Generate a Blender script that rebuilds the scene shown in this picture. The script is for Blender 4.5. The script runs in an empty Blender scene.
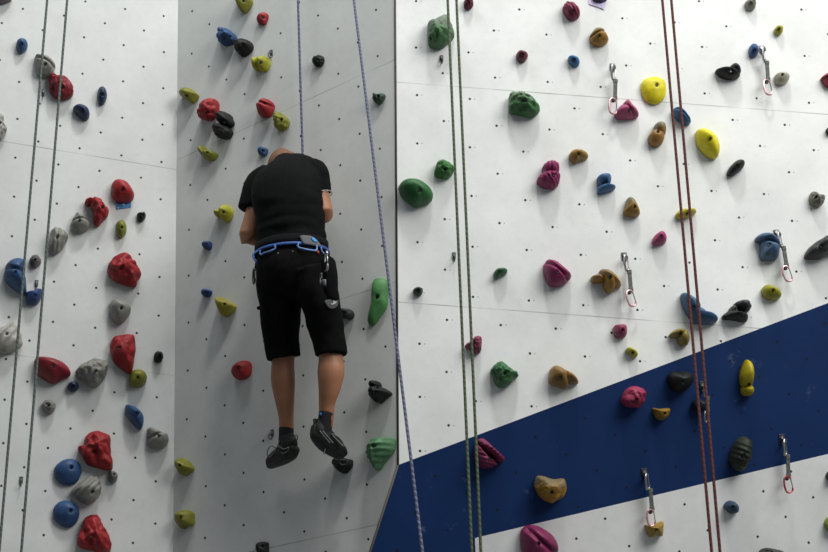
import bpy, bmesh, math, random
import numpy as np
from mathutils import Vector, Matrix, noise
from mathutils.bvhtree import BVHTree
random.seed(7)
SC = bpy.context.scene
COL = SC.collection
V3 = Vector

# ------------------------------------------------------------------ camera
F = 1400.0
u = np.array([300-414., -3300-276., F]); u /= np.linalg.norm(u)
zc = np.array([0, 0, 1.]); Yc = zc-u*(zc@u); Yc /= np.linalg.norm(Yc); Xc = np.cross(Yc, u)
RW = np.array([Xc, Yc, u])
CAM = V3((0, 0, 1.6))
def w(v): return V3([float(q) for q in RW@np.array(v, float)])
cd = bpy.data.cameras.new('camera'); cam = bpy.data.objects.new('camera', cd); COL.objects.link(cam)
cd.sensor_width = 36; cd.sensor_fit = 'HORIZONTAL'; cd.lens = F*36/828; cd.clip_end = 100
cx, cy, cz = w((1, 0, 0)), w((0, -1, 0)), w((0, 0, -1))
cam.matrix_world = Matrix(((cx.x, cy.x, cz.x, CAM.x), (cx.y, cy.y, cz.y, CAM.y), (cx.z, cy.z, cz.z, CAM.z), (0, 0, 0, 1)))
SC.camera = cam
def ray(px, py): return w((px-414, py-276, F)).normalized()

class Plane:
    def __init__(s, p, n):
        s.p = V3(p); s.n = V3(n).normalized()
        s.U = V3((0, 0, 1)).cross(s.n).normalized(); s.V = s.n.cross(s.U)
        s.M = Matrix(((s.U.x, s.V.x, s.n.x, s.p.x), (s.U.y, s.V.y, s.n.y, s.p.y), (s.U.z, s.V.z, s.n.z, s.p.z), (0, 0, 0, 1)))
    def hit(s, px, py, off=0.0):
        d = ray(px, py); t = ((s.p+s.n*off-CAM).dot(s.n))/d.dot(s.n); return CAM+d*t
    def loc(s, P):
        h = V3(P)-s.p; return (h.dot(s.U), h.dot(s.V), h.dot(s.n))

PM = Plane(CAM+ray(396, 230)*6.7, (-0.431233, -0.896847, -0.098507))
PR = Plane(PM.hit(395, 0), (0.052189, -0.991358, -0.120356))
PL = Plane(PM.hit(178, 0), (0.283124, -0.953774, -0.100782))
A0, A1 = PM.hit(395, 0), PM.hit(398, 465)
B0, B1 = PM.hit(178, 0), PM.hit(173, 552)
CR, M2 = PR.hit(828, 303), PM.hit(370, 552)
nb = (CR-A1).cross(M2-A1).normalized()
if nb.dot(CAM-A1) < 0: nb = -nb
PB = Plane(A1, nb)
def at_z(p, q, z): return p+(q-p)*((z-p.z)/(q.z-p.z))
def at_x(p, q, x): return p+(q-p)*((x-p.x)/(q.x-p.x))
ZF = 0.35

# ------------------------------------------------------------------ materials
def newmat(name):
    m = bpy.data.materials.new(name); m.use_nodes = True
    return m, m.node_tree.nodes, m.node_tree.links, m.node_tree.nodes['Principled BSDF']
class NB:                                                   # small node-building helper
    def __init__(s, m): s.t = m.node_tree; s.n = s.t.nodes; s.l = s.t.links
    def put(s, sock, v):
        if hasattr(v, 'links') or isinstance(v, bpy.types.NodeSocket): s.l.new(v, sock)
        else: sock.default_value = v
    def math(s, op, a, b=0.0, c=0.0, clamp=False):
        x = s.n.new('ShaderNodeMath'); x.operation = op; x.use_clamp = clamp
        s.put(x.inputs[0], a); s.put(x.inputs[1], b)
        if op in ('MULTIPLY_ADD',): s.put(x.inputs[2], c)
        return x.outputs[0]
    def noise(s, vec, scale, detail=3, rough=.5):
        x = s.n.new('ShaderNodeTexNoise'); s.put(x.inputs['Vector'], vec); x.inputs['Scale'].default_value = scale
        x.inputs['Detail'].default_value = detail; x.inputs['Roughness'].default_value = rough
        return x.outputs[0]
    def ramp(s, v, a, b, lo=0., hi=1.):
        x = s.n.new('ShaderNodeMapRange'); s.put(x.inputs[0], v)
        for i, q in enumerate((a, b, lo, hi)): x.inputs[i+1].default_value = q
        return x.outputs[0]
    def mix(s, f, a, b):
        x = s.n.new('ShaderNodeMix'); x.data_type = 'RGBA'; s.put(x.inputs[0], f)
        for k, q in ((6, a), (7, b)):
            s.put(x.inputs[k], q if not isinstance(q, tuple) else (*q[:3], 1))
        return x.outputs[2]
    def bump(s, h, strength, dist, bsdf):
        x = s.n.new('ShaderNodeBump'); s.put(x.inputs['Height'], h); x.inputs['Strength'].default_value = strength
        x.inputs['Distance'].default_value = dist; s.l.new(x.outputs[0], bsdf.inputs['Normal'])
    def objco(s):
        return s.n.new('ShaderNodeTexCoord').outputs['Object']
    def sep(s, v):
        x = s.n.new('ShaderNodeSeparateXYZ'); s.put(x.inputs[0], v); return x.outputs

def simple(name, c, rough=.6, metal=0., bump=0., bscale=200, var=.12, vscale=30, spec=.5):
    m, n, l, b = newmat(name); k = NB(m); co = k.objco()
    nz = k.noise(co, vscale, 3)
    col = k.mix(k.ramp(nz, .35, .65), tuple(q*(1-var) for q in c), tuple(min(1, q*(1+var)) for q in c))
    l.new(col, b.inputs['Base Color']); b.inputs['Roughness'].default_value = rough; b.inputs['Metallic'].default_value = metal
    b.inputs['Specular IOR Level'].default_value = spec
    if bump: k.bump(k.noise(co, bscale, 3), bump, .002, b)
    return m

def wall_mat(name, base, a, b_, o, seams=(), side=False, chalk=0.0, mott=.085):
    """painted plywood: staggered bolt holes, panel seams, scuffs; all in the panel's own metres"""
    m, n, l, bs = newmat(name); k = NB(m); co = k.objco(); X, Y, Z = k.sep(co)
    nz = n.new('ShaderNodeTexNoise'); l.new(co, nz.inputs['Vector']); nz.inputs['Scale'].default_value = 3.1; nz.inputs['Detail'].default_value = 1
    cr, cg, cb = k.sep(nz.outputs['Color'])
    x = k.math('MULTIPLY_ADD', k.math('SUBTRACT', cr, .5), .02, X); y = k.math('MULTIPLY_ADD', k.math('SUBTRACT', cg, .5), .02, Y)
    x = k.math('SUBTRACT', x, o[0]); y = k.math('SUBTRACT', y, o[1])
    det = a[0]*b_[1]-a[1]*b_[0]
    i = k.math('ADD', k.math('MULTIPLY', x, b_[1]/det), k.math('MULTIPLY', y, -b_[0]/det))
    j = k.math('ADD', k.math('MULTIPLY', x, -a[1]/det), k.math('MULTIPLY', y, a[0]/det))
    fi = k.math('SUBTRACT', k.math('FRACT', k.math('ADD', i, .5)), .5); fj = k.math('SUBTRACT', k.math('FRACT', k.math('ADD', j, .5)), .5)
    dx = k.math('ADD', k.math('MULTIPLY', fi, a[0]), k.math('MULTIPLY', fj, b_[0]))
    dy = k.math('ADD', k.math('MULTIPLY', fi, a[1]), k.math('MULTIPLY', fj, b_[1]))
    def dist(ddx, ddy): return k.math('SQRT', k.math('ADD', k.math('MULTIPLY', ddx, ddx), k.math('MULTIPLY', ddy, ddy)))
    hole = k.ramp(dist(dx, dy), .005, .0072, 1, 0)
    n1 = k.noise(co, 2.3, 5, .65); n2 = k.noise(co, 26, 5, .7)
    lo, hi = tuple(q*(1-mott) for q in base), tuple(min(1, q*(1+mott*.5)) for q in base)
    c = k.mix(k.ramp(n1, .35, .65), lo, hi)
    c = k.mix(k.ramp(n2, .50, .85, 0, .24), c, tuple(q*.62 for q in base))
    # long thin scuffs
    mp = n.new('ShaderNodeMapping'); l.new(co, mp.inputs[0]); mp.inputs['Rotation'].default_value = (0, 0, .5); mp.inputs['Scale'].default_value = (3, 40, 1)
    sc = k.noise(mp.outputs[0], 2.2, 4, .7)
    c = k.mix(k.ramp(sc, .68, .78, 0, .18), c, tuple(q*.55 for q in base))
    if chalk:
        c1 = k.noise(co, 9, 4, .7); c2 = k.noise(co, 2.1, 2)
        c = k.mix(k.math('MULTIPLY', k.ramp(c1, .62, .8, 0, chalk), k.ramp(c2, .5, .62)), c, (.45, .48, .52))
        if chalk > .5:
            c = k.mix(k.math('MULTIPLY', k.ramp(sc, .55, .72, 0, .3), k.ramp(c2, .5, .62)), c, (.45, .48, .52))
    if side:
        pin = k.ramp(dist(k.math('SUBTRACT', dx, .024), k.math('ADD', dy, .001)), .0022, .0045, .55, 0)
        c = k.mix(pin, c, (.06, .06, .06))
    for (p, q, *part) in seams:
        d = V3((q[0]-p[0], q[1]-p[1], 0)).normalized()
        dd = k.math('ABSOLUTE', k.math('ADD', k.math('MULTIPLY', k.math('SUBTRACT', X, p[0]), -d.y), k.math('MULTIPLY', k.math('SUBTRACT', Y, p[1]), d.x)))
        fade = k.ramp(k.noise(co, 3.7, 2), .35, .65, .10, .70)
        if part: fade = k.math('MULTIPLY', fade, k.ramp(k.math('SUBTRACT', X, p[0]), -.02, .02))
        c = k.mix(k.math('MULTIPLY', k.ramp(dd, .001, .0032, 1, 0), fade), c, (.10, .10, .09))
    c = k.mix(hole, c, (.012, .012, .012))
    l.new(c, bs.inputs['Base Color']); bs.inputs['Roughness'].default_value = .62; bs.inputs['Specular IOR Level'].default_value = .3 if base[0] > .1 else .15
    k.bump(n2, .12, .004, bs)
    return m

_hm = {}
def hold_mat(c, c2=None, style='smooth'):
    key = (c, c2, style)
    fz = 1.0 if c == YEL else .62
    if key in _hm: return _hm[key]
    c = tuple(q*fz for q in c); c2 = tuple(q*fz for q in c2) if c2 else None
    m, n, l, b = newmat('polyurethane_hold'); k = NB(m); co = k.objco(); X, Y, Z = k.sep(co)
    n1 = k.noise(co, 28, 4, .6); n2 = k.noise(co, 160, 3, .6)
    col = k.mix(k.ramp(n1, .3, .7), tuple(q*.78 for q in c), tuple(min(1, q*1.18) for q in c))
    if c2:                                                    # two-tone: second colour blends in towards the top, edge broken by noise
        g = k.math('ADD', k.math('MULTIPLY', Y, 22), k.math('MULTIPLY', k.math('SUBTRACT', n1, .5), 3))
        col = k.mix(k.ramp(g, -.15, .55), col, c2)
    lum = sum(c)/3
    chalk = tuple(.6*q+.22 for q in c)
    col = k.mix(k.ramp(k.noise(co, 60, 5, .75), .58, .85, 0, .28 if lum > .05 else .12), col, chalk)
    l.new(col, b.inputs['Base Color']); b.inputs['Roughness'].default_value = .5 if style == 'smooth' else .58
    b.inputs['Specular IOR Level'].default_value = .42 if lum > .03 else .28
    k.bump(n2, .35 if style == 'smooth' else .6, .003, b)
    _hm[key] = m; return m

def rope_mat(name, c1, c2, frac=.5):
    m, n, l, b = newmat(name); k = NB(m)
    uv = n.new('ShaderNodeUVMap').outputs[0]; U, V, _ = k.sep(uv)
    t = k.math('FRACT', k.math('ADD', U, k.math('MULTIPLY', V, 42)))
    t2 = k.math('FRACT', k.math('SUBTRACT', k.math('MULTIPLY', U, 2), k.math('MULTIPLY', V, 110)))
    f = k.math('MULTIPLY', k.ramp(t, frac-.04, frac+.04), k.ramp(t2, .1, .3, .7, 1))
    l.new(k.mix(f, c1, c2), b.inputs['Base Color']); b.inputs['Roughness'].default_value = .85
    k.bump(t2, .6, .001, b)
    return m

STEEL = simple('brushed_steel', (.42, .42, .42), .32, .9, var=.1)
DSTEEL = simple('dark_steel', (.10, .10, .105), .4, .8, var=.2)
BOLT = simple('bolt_black', (.012, .012, .012), .5, .3)
BLACKRUB = simple('black_rubber', (.012, .012, .013), .7)
PINKAL = simple('pink_anodised', (.62, .36, .38), .3, .6, var=.08)
REDAL = simple('red_anodised', (.45, .10, .10), .3, .6, var=.1)
TAPE = simple('grey_sling_tape', (.10, .105, .10), .85, bump=.5, bscale=300, var=.3, vscale=120)

# ------------------------------------------------------------------ objects
def obj(name, me, mat=None, parent=None, mw=None, smooth=True):
    o = bpy.data.objects.new(name, me); COL.objects.link(o)
    if mat: me.materials.clear(); me.materials.append(mat)
    if smooth:
        for p in me.polygons: p.use_smooth = True
    if parent: o.parent = parent; o.matrix_parent_inverse = Matrix(); 
    if mw is not None:
        if parent: o.matrix_basis = parent_world(parent).inverted() @ mw
        else: o.matrix_world = mw
    return o
_pw = {}
def parent_world(p):
    m = p.matrix_basis.copy()
    while p.parent: p = p.parent; m = p.matrix_basis @ m
    return m
def tag(o, label=None, cat=None, group=None, kind=None):
    for a, b in (('label', label), ('category', cat), ('group', group), ('kind', kind)):
        if b: o[a] = b
    return o
def empty(name, loc, mw=None):
    o = bpy.data.objects.new(name, None); COL.objects.link(o); o.empty_display_size = .05
    if mw is not None: o.matrix_world = mw
    else: o.location = loc
    return o
def me_from(verts, faces, name='mesh'):
    me = bpy.data.meshes.new(name); me.from_pydata([tuple(v) for v in verts], [], faces); me.update(); return me
def fix_normals(me):
    b = bmesh.new(); b.from_mesh(me); bmesh.ops.recalc_face_normals(b, faces=b.faces); b.to_mesh(me); b.free(); return me

# ------------------------------------------------------------------ setting
def slab(name, pl, pts, mat, th=.045, lift=0.0):
    L = [pl.loc(p) for p in pts]; n = len(L)
    vs = [(x, y, lift) for x, y, z in L]+[(x, y, -th) for x, y, z in L]
    fs = [list(range(n)), list(range(2*n-1, n-1, -1))]+[[i, i+n, (i+1) % n+n, (i+1) % n] for i in range(n)]
    o = obj(name, fix_normals(me_from(vs, fs)), mat, mw=pl.M, smooth=False); o['kind'] = 'structure'; return o
def L2(pl, *pp): return [tuple(pl.loc(pl.hit(*p))[:2]) for p in pp]

ZT = 7.4
A_up, B_up, B_dn = at_z(A0, A1, ZT), at_z(B0, B1, ZT), at_z(B0, B1, ZF)
mb = A1+(M2-A1)*2.4
ml = PM.loc(mb); bl = PM.loc(B_dn)
M_end = PM.p+PM.U*ml[0]+PM.V*bl[1]
WHITE = (.70, .715, .70)
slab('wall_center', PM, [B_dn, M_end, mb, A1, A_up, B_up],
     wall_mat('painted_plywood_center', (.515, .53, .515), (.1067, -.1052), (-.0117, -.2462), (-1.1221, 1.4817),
              seams=[L2(PM, (177, 160), (394, 60)), L2(PM, (254.7, 551), (375.6, 525)), L2(PM, (335, 301), (370, 290))+[1]]))
cre = at_x(A1, CR, 4.6)
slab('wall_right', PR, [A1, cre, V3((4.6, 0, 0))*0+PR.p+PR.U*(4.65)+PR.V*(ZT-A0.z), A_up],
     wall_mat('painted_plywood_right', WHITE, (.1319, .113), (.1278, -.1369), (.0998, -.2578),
              seams=[L2(PR, (395, 82), (809, 113)), L2(PR, (397, 302), (754, 328))], side=True))
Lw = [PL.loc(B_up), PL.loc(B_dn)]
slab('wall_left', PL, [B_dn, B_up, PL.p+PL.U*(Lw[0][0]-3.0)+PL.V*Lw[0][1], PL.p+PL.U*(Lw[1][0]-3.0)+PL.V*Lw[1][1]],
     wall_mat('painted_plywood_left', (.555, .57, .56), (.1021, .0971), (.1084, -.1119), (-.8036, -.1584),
              seams=[L2(PL, (38, 147), (175, 169.3)), L2(PL, (35.5, 357.6), (173.7, 375.4))]))
w0, w1 = PB.hit(475, 538), PB.hit(828, 454); wR = at_x(w0, w1, 4.6)
wd = PB.hit(475.5, 552); wl0 = PB.loc(w0); wld = PB.loc(wd); wlb = (ZF-A1.z)/PB.V.z
wbot = PB.p+PB.U*(wl0[0]+(wld[0]-wl0[0])/(wld[1]-wl0[1])*(wlb-wl0[1]))+PB.V*wlb
rb = PB.p+PB.U*PB.loc(wR)[0]+PB.V*wlb; lb = PB.p+PB.U*PB.loc(mb)[0]+PB.V*wlb
slab('wall_lower', PB, [A1, cre, wR, w0, wbot, lb, mb],
     wall_mat('blue_painted_plywood', (.0058, .027, .105), (.1458, -.0772), (.0879, .1676), (.8738, .2187), chalk=.35, mott=.1))
slab('wall_bottom', PB, [w0, wR, rb, wbot],
     wall_mat('painted_plywood_bottom', (.76, .77, .76), (.1363, .0928), (.1094, -.1233), (1.4653, -.3097)))

def tube(path, r, seg=8, cap=True, closed=False, uvm=False):
    pts = [V3(p) for p in path]; n = len(pts); rr = r if hasattr(r, '__len__') else [r]*n
    vs, fs = [], []; nrmv = None
    for i, p in enumerate(pts):
        if closed: t = pts[(i+1) % n]-pts[i-1]
        else: t = pts[min(i+1, n-1)]-pts[max(i-1, 0)]
        t.normalize()
        if nrmv is None: nrmv = t.orthogonal().normalized()
        nrmv = (nrmv-t*nrmv.dot(t)).normalized(); bb = t.cross(nrmv)
        for k in range(seg):
            a = 2*math.pi*k/seg; vs.append(p+(nrmv*math.cos(a)+bb*math.sin(a))*rr[i])
    for i in range(n if closed else n-1):
        for k in range(seg):
            a, b = i*seg+k, i*seg+(k+1) % seg; c, d = ((i+1) % n)*seg+(k+1) % seg, ((i+1) % n)*seg+k
            fs.append([a, b, c, d])
    if cap and not closed: fs.append(list(range(seg))[::-1]); fs.append([(n-1)*seg+k for k in range(seg)])
    me = me_from(vs, fs)
    if uvm:
        L = [0]
        for i in range(1, n): L.append(L[-1]+(pts[i]-pts[i-1]).length)
        uvl = me.uv_layers.new(name='UVMap').data
        for p in me.polygons:
            ks = [v % seg for v in p.vertices]; wrap = (0 in ks and seg-1 in ks)
            for li in p.loop_indices:
                vi = me.loops[li].vertex_index; k = vi % seg
                uvl[li].uv = ((k+seg if wrap and k == 0 else k)/seg, L[vi//seg])
    return me
def spline(pts, n=8, closed=False):
    P = [V3(p) for p in pts]; out = []; m = len(P)
    for i in range(m if closed else m-1):
        g = (lambda q: P[q % m]) if closed else (lambda q: P[max(0, min(m-1, q))])
        a, b, c, d = g(i-1), g(i), g(i+1), g(i+2)
        for s in range(n):
            t = s/n
            out.append(.5*((2*b)+(c-a)*t+(2*a-5*b+4*c-d)*t*t+(3*b-a-3*c+d)*t**3))
    if not closed: out.append(P[-1])
    return out

# dark joint strip on the outside corner
for i, (p, q, nn) in enumerate(((A_up, A1, (PM.n+PR.n).normalized()), (A1, mb, (PM.n+PB.n).normalized()))):
    s_ = obj('trim_%d' % (i+1), tube([p-nn*.001, q-nn*.001], .0055, 8), simple('joint_strip', (.06, .056, .048), .7)); s_['kind'] = 'structure'
# floor of crash mats
fm, n_, l_, b_ = newmat('mat_vinyl'); kk = NB(fm); l_.new(kk.mix(kk.ramp(kk.noise(kk.objco(), 1.5, 4), .4, .6), (.12, .125, .13), (.17, .175, .18)), b_.inputs['Base Color']); b_.inputs['Roughness'].default_value = .7
o = obj('floor', me_from([(-6, -4, ZF), (7, -4, ZF), (7, 8, ZF), (-6, 8, ZF), (-6, -4, 0), (7, -4, 0), (7, 8, 0), (-6, 8, 0)],
        [(0, 1, 2, 3), (7, 6, 5, 4), (0, 4, 5, 1), (1, 5, 6, 2), (2, 6, 7, 3), (3, 7, 4, 0)]), fm, smooth=False); o['kind'] = 'structure'

# ------------------------------------------------------------------ climbing holds
CR_ = dict(
 A1=(0,0,3.944), A2=(0,130,3.944), A3=(0,260,3.944), A4=(0,390,3.41),
 L1=(0,0,6.345), L2=(0,87,9.2), L3=(60,170,9.2), L4=(0,210,9.2), L5=(0,255,9.2), L6=(90,245,9.2), L7=(0,305,9.2), L8=(20,345,9.2),
 N1=(90,325,9.2), N2=(100,385,9.2), N3=(40,425,9.2), N4=(40,485,8.24), N5=(170,440,9.2), N6=(170,492,7.527), N7=(210,0,9.2), N8=(175,60,6.624),
 G5=(170,0,3.6), O1=(190,140,9.2), O2=(185,195,9.2), O3=(190,270,9.2), O4=(200,350,9.2), O5=(340,260,7.889), O6=(340,360,9.2), O7=(310,420,7.527), O8=(300,30,6.9), O9=(310,280,7.889),
 GG=(390,0,3.7636), P1=(395,0,8.49), P2=(490,75,11.04), P3=(390,150,8.49), P4=(500,0,6.9), P5=(520,140,7.89), P6=(530,245,8.28), P7=(400,240,6.9), P8=(450,325,7.89),
 Q1=(540,320,6.9), Q2=(465,425,6.9), Q3=(500,500,8.28), Q4=(615,375,6.9), Q5=(600,90,6.37), Q6=(590,165,6.49), Q7=(660,270,6.37), Q8=(650,345,6.9),
 T5=(600,0,3.632), Z4=(600,50,6.9), Z6=(740,30,6.9), Z7=(740,220,6.9), S1=(700,0,6.42), S2=(700,120,6.42), S3=(738,180,6.9), S4=(710,425,6.9), S5=(700,490,6.47), S6=(625,460,6.49))

RED=(.40,.012,.018); DRED=(.27,.010,.022); BLUE=(.030,.095,.25); NAVY=(.014,.035,.10); GREY=(.33,.33,.29); PALE=(.50,.50,.44)
OLIVE=(.27,.27,.022); YEL=(.66,.57,.008); GRN=(.03,.17,.045); LGRN=(.085,.30,.085); MAG=(.32,.018,.12); PINK=(.50,.05,.17)
MAR=(.16,.012,.045); OCH=(.46,.24,.03); BLK=(.013,.0135,.014); CREAM=(.62,.60,.45); SKY=(.04,.19,.42); DGRN=(.035,.075,.05); TAUPE=(.20,.18,.12)
STL=(.07,.15,.27)
def fill_outline(P, N=56):
    """closed smooth outline resampled to N equal-arc points"""
    sp = spline([V3((x, y, 0)) for x, y in P], 8, True); sp.append(sp[0]); L = [0]
    for i in range(1, len(sp)): L.append(L[-1]+(sp[i]-sp[i-1]).length)
    out = []; j = 0
    for k in range(N):
        s = L[-1]*k/N
        while L[j+1] < s: j += 1
        out.append(sp[j].lerp(sp[j+1], (s-L[j])/max(1e-9, L[j+1]-L[j])))
    return out
HN = [0]
def dome(pl, outl, h, style, seedv, peak=None, NR=14):
    """one lobe: outline in photo px -> solid on the wall plane, local metres (x,y,z off the wall)"""
    style, _, ca = style.partition(':'); cutang = math.radians(float(ca or 20))
    loc = [V3(pl.loc(pl.hit(x, y, h*.30))) for x, y in outl]
    P = fill_outline([(p.x, p.y) for p in loc]); N = len(P)
    c = sum(P, V3())/N
    if peak: c = c.lerp(V3((peak[0], peak[1], 0)), .35)
    size = (sum((p-c).length for p in P)/N)
    c = c+V3((0, .27*size, 0))
    vs = [];
    lev = [(1.0, 0.0), (1.015, .12*h), (1.0, .30*h)]
    vs += [(c.x+(p.x-c.x)*.97, c.y+(p.y-c.y)*.97, -.003) for p in P]
    for s, z in lev[1:]: vs += [(c.x+(p.x-c.x)*s, c.y+(p.y-c.y)*s, z) for p in P]
    for k in range(1, NR):
        r = 1-k/NR
        z = h*.30+h*.70*(max(0, 1-r**1.9))**.68
        vs += [(c.x+(p.x-c.x)*r, c.y+(p.y-c.y)*r, z) for p in P]
    vs.append((c.x, c.y, h))
    out = []
    sv = V3((seedv*3.1, seedv*1.7, seedv*.9))
    for q, v in enumerate(vs):
        v = V3(v); row = q//N
        if row > 0:
            d = (v-V3((c.x, c.y, 0))).normalized(); qv = v/size
            wgt = min(1, v.z/(h*.35))
            if style == 'smooth': a = noise.noise(qv*1.0+sv)*.07
            elif style == 'lumpy': a = (abs(noise.noise(qv*1.7+sv))*-.42+.10)+noise.noise(qv*4+sv)*.10
            elif style == 'rock':
                dd, pp = noise.voronoi(qv*1.6+sv); a = .22*(dd[0]-.45)*-1+noise.noise(qv*5+sv)*.09
            elif style == 'blob':
                dd, pp = noise.voronoi(qv*1.35+sv); a = .30*(.42-dd[0])
            elif style == 'fold':
                th = math.atan2(v.y-c.y, v.x-c.x); rr = (v.xy-c.xy).length/size
                a = .05*math.sin(th*6+rr*5+seedv+2*noise.noise(qv*1.2+sv))*min(1, rr*1.6)+(abs(noise.noise(qv*1.6+sv))*-.36+.08)+noise.noise(qv*3.5+sv)*.08
            elif style == 'ridge':
                ang = seedv*1.3+.6; t = qv.x*math.cos(ang)+qv.y*math.sin(ang)
                a = .055*math.sin(t*17)+noise.noise(qv*1.5+sv)*.10
            elif style == 'cut':
                gx, gy = -math.sin(cutang), math.cos(cutang)
                a = -.30*math.exp(-(((qv.x-c.x/size)*gx+(qv.y-c.y/size)*gy)/.12)**2)+noise.noise(qv*1.4+sv)*.08
            v = v+d*a*size*wgt*(.55 if row < 3 else 1)
            if v.z < 0: v.z = 0
        out.append(v)
    fs = []
    R = 2+NR
    for k in range(R-0):
        if (k+1)*N+N <= len(out)-1+0:
            for i in range(N): fs.append([k*N+i, k*N+(i+1) % N, (k+1)*N+(i+1) % N, (k+1)*N+i])
    last = len(out)-1; lr = last-N
    for i in range(N): fs.append([lr+i, lr+(i+1) % N, last])
    fs.append(list(range(N))[::-1])
    return out, fs
HOLDS = []
def H(wall, cr, outs, col, style, label, h=None, bolt=None, c2=None, group=None, hs=1.0):
    pl = {'L': PL, 'M': PM, 'R': PR, 'B': PB}[wall]; ox, oy, s = CR_[cr]
    if not isinstance(outs[0], list): outs = [outs]
    px = [[(ox+x/s, oy+y/s) for x, y in o_] for o_ in outs]
    HN[0] += 1; sd = HN[0]*1.37
    allp = [p for o_ in px for p in o_]
    ww = max(p[0] for p in allp)-min(p[0] for p in allp); hh = max(p[1] for p in allp)-min(p[1] for p in allp)
    if h is None:
        h = min(.115, (.021+.0033*math.sqrt(ww*hh)*1.0))*hs
        if wall == 'M': h *= 1.15
    VS, FS = [], []
    for i, o_ in enumerate(px):
        a = [(p[0]) for p in o_]; b = [(p[1]) for p in o_]
        hh_ = h if len(px) == 1 else h*min(1, .55+.5*math.sqrt((max(a)-min(a))*(max(b)-min(b))/(ww*hh)))
        pk = None
        if bolt and len(px) == 1:
            q = pl.loc(pl.hit(ox+bolt[0]/s, oy+bolt[1]/s, h)); pk = q
        v, f = dome(pl, o_, hh_, style, sd+i*5.3, pk)
        base = len(VS); VS += v; FS += [[q+base for q in ff] for ff in f]
    me = me_from(VS, FS)
    cxx = sum(v.x for v in VS)/len(VS); cyy = sum(v.y for v in VS)/len(VS)
    mw = pl.M @ Matrix.Translation((cxx, cyy, 0)); me.transform(Matrix.Translation((-cxx, -cyy, 0)))
    fix_normals(me)
    inv = mw.inverted()
    bpx = bolt if bolt else (sum(x for o_ in outs for x, y in o_)/len(allp), sum(y for o_ in outs for x, y in o_)/len(allp)-.12*hh*s)
    tree = BVHTree.FromPolygons([v.co for v in me.vertices], [p.vertices for p in me.polygons])
    d = ray(ox+bpx[0]/s, oy+bpx[1]/s); lo = inv @ CAM; ld = (inv.to_3x3() @ d).normalized()
    hp, hn, _, _ = tree.ray_cast(lo, ld)
    inframe = -2 < ox+bpx[0]/s < 830 and -2 < oy+bpx[1]/s < 554
    rb_ = .0072 if ww*hh > 330 else .0052
    if hp is not None:
        for v in me.vertices:                                # counterbore round the bolt
            dd = (v.co.xy-hp.xy).length
            if v.co.z > .3*h and dd < .03: v.co.z -= .012*math.exp(-(dd/(rb_*1.25))**2)*min(1, h/.05)
    nm = 'climbing_hold'
    o = obj(nm, me, hold_mat(col, c2, 'smooth' if style[:3] in ('smo', 'cut') else 'rough'), mw=mw)
    tag(o, label, 'climbing hold', group)
    if hp is not None and inframe:
        b = bmesh.new()
        bz = hp.z-.006
        bmesh.ops.create_cone(b, cap_ends=True, segments=12, radius1=rb_, radius2=rb_*.92, depth=.012, matrix=Matrix.Translation((hp.x, hp.y, bz)))
        top = max(b.faces, key=lambda f: f.calc_center_median().z)
        r = bmesh.ops.inset_individual(b, faces=[top], thickness=rb_*.35); 
        for v in top.verts: v.co.z -= .005
        m2 = bpy.data.meshes.new('bolt'); b.to_mesh(m2); b.free()
        bo = bpy.data.objects.new('bolt', m2); COL.objects.link(bo); bo.parent = o; m2.materials.append(DSTEEL if HN[0] % 3 == 0 else BOLT)
    return o
g = 'climbing holds bolted on the left panel'
H('L','L1',[(135,245),(165,255),(176,285),(165,315),(135,335),(112,315),(103,285),(112,255)],BLUE,'smooth','small blue teardrop climbing hold near the top left corner, left of the ropes',bolt=(138,278),group=g)
H('L','L1',[(220,355),(270,350),(320,370),(350,410),(345,450),(330,475),(285,485),(240,470),(228,420)],GREY,'cut:-25','grey pocketed climbing hold just above the red hold behind the left ropes',group=g)
H('L','A1',[[(205,312),(240,300),(270,318),(288,345),(285,375),(262,388),(235,388),(205,370),(195,340)],[(193,312),(200,296),(218,296),(230,312),(222,332),(202,334)]],DRED,'lumpy','round dark red hold with a knob, topmost red hold behind the left ropes',bolt=(243,338),group=g)
H('L','L2',[(675,185),(720,160),(780,175),(820,215),(822,265),(800,298),(755,290),(715,255),(690,225)],NAVY,'smooth','dark navy oval hold just right of and below the red hold with a knob',bolt=(760,212),group=g)
H('L','A1',[(390,348),(405,342),(418,355),(422,380),(412,405),(398,412),(387,395),(385,370)],NAVY,'smooth','narrow upright blue hold near the top of the left panel, beside the navy oval',bolt=(404,372),group=g)
H('L','L2',[(-60,230),(0,240),(35,275),(25,330),(62,385),(40,440),(0,490),(-60,470),(-90,350)],PALE,'lumpy','pale stone coloured hold cut by the left edge, above the other pale edge hold',group=g)
H('L','L3',[[(300,262),(330,256),(370,275),(410,320),(445,385),(430,430),(390,470),(355,508),(316,490),(308,440),(305,390),(285,335),(275,290)],[(230,285),(258,268),(300,266),(320,290),(290,325),(240,320)]],RED,'lumpy','hooked red hold with a knob at its upper left, left of the smooth red oval',group=g,bolt=(395,330))
H('L','L3',[(540,88),(600,105),(650,155),(682,215),(672,265),(640,288),(580,290),(520,278),(480,230),(472,160),(495,105)],RED,'smooth','smooth rounded red hold directly above the small blue tag',bolt=(578,175),group=g)
H('L','L3',[(712,400),(740,390),(752,395),(775,388),(790,410),(785,440),(755,475),(720,462),(708,430)],BLK,'smooth','small black heart shaped hold right of the olive hold under the blue tag',group=g,bolt=(755,412))
H('L','A2',[(465,360),(485,355),(498,375),(497,405),(480,424),(462,415),(457,385)],(.26,.28,.03),'smooth','small olive green oval hold below the blue tag',bolt=(481,383),group=g)
H('L','A2',[(295,340),(305,325),(330,335),(352,365),(348,390),(320,403),(285,392),(280,365)],GREY,'cut:10','grey grooved hold just left of the hooked red hold',group=g)
H('L','L4',[(480,175),(530,162),(590,185),(625,235),(610,290),(570,360),(510,400),(450,385),(445,320),(460,240)],GREY,'ridge','grey ridged hold touching the second rope, between the striped pebble and the grooved grey hold',group=g)
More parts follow.
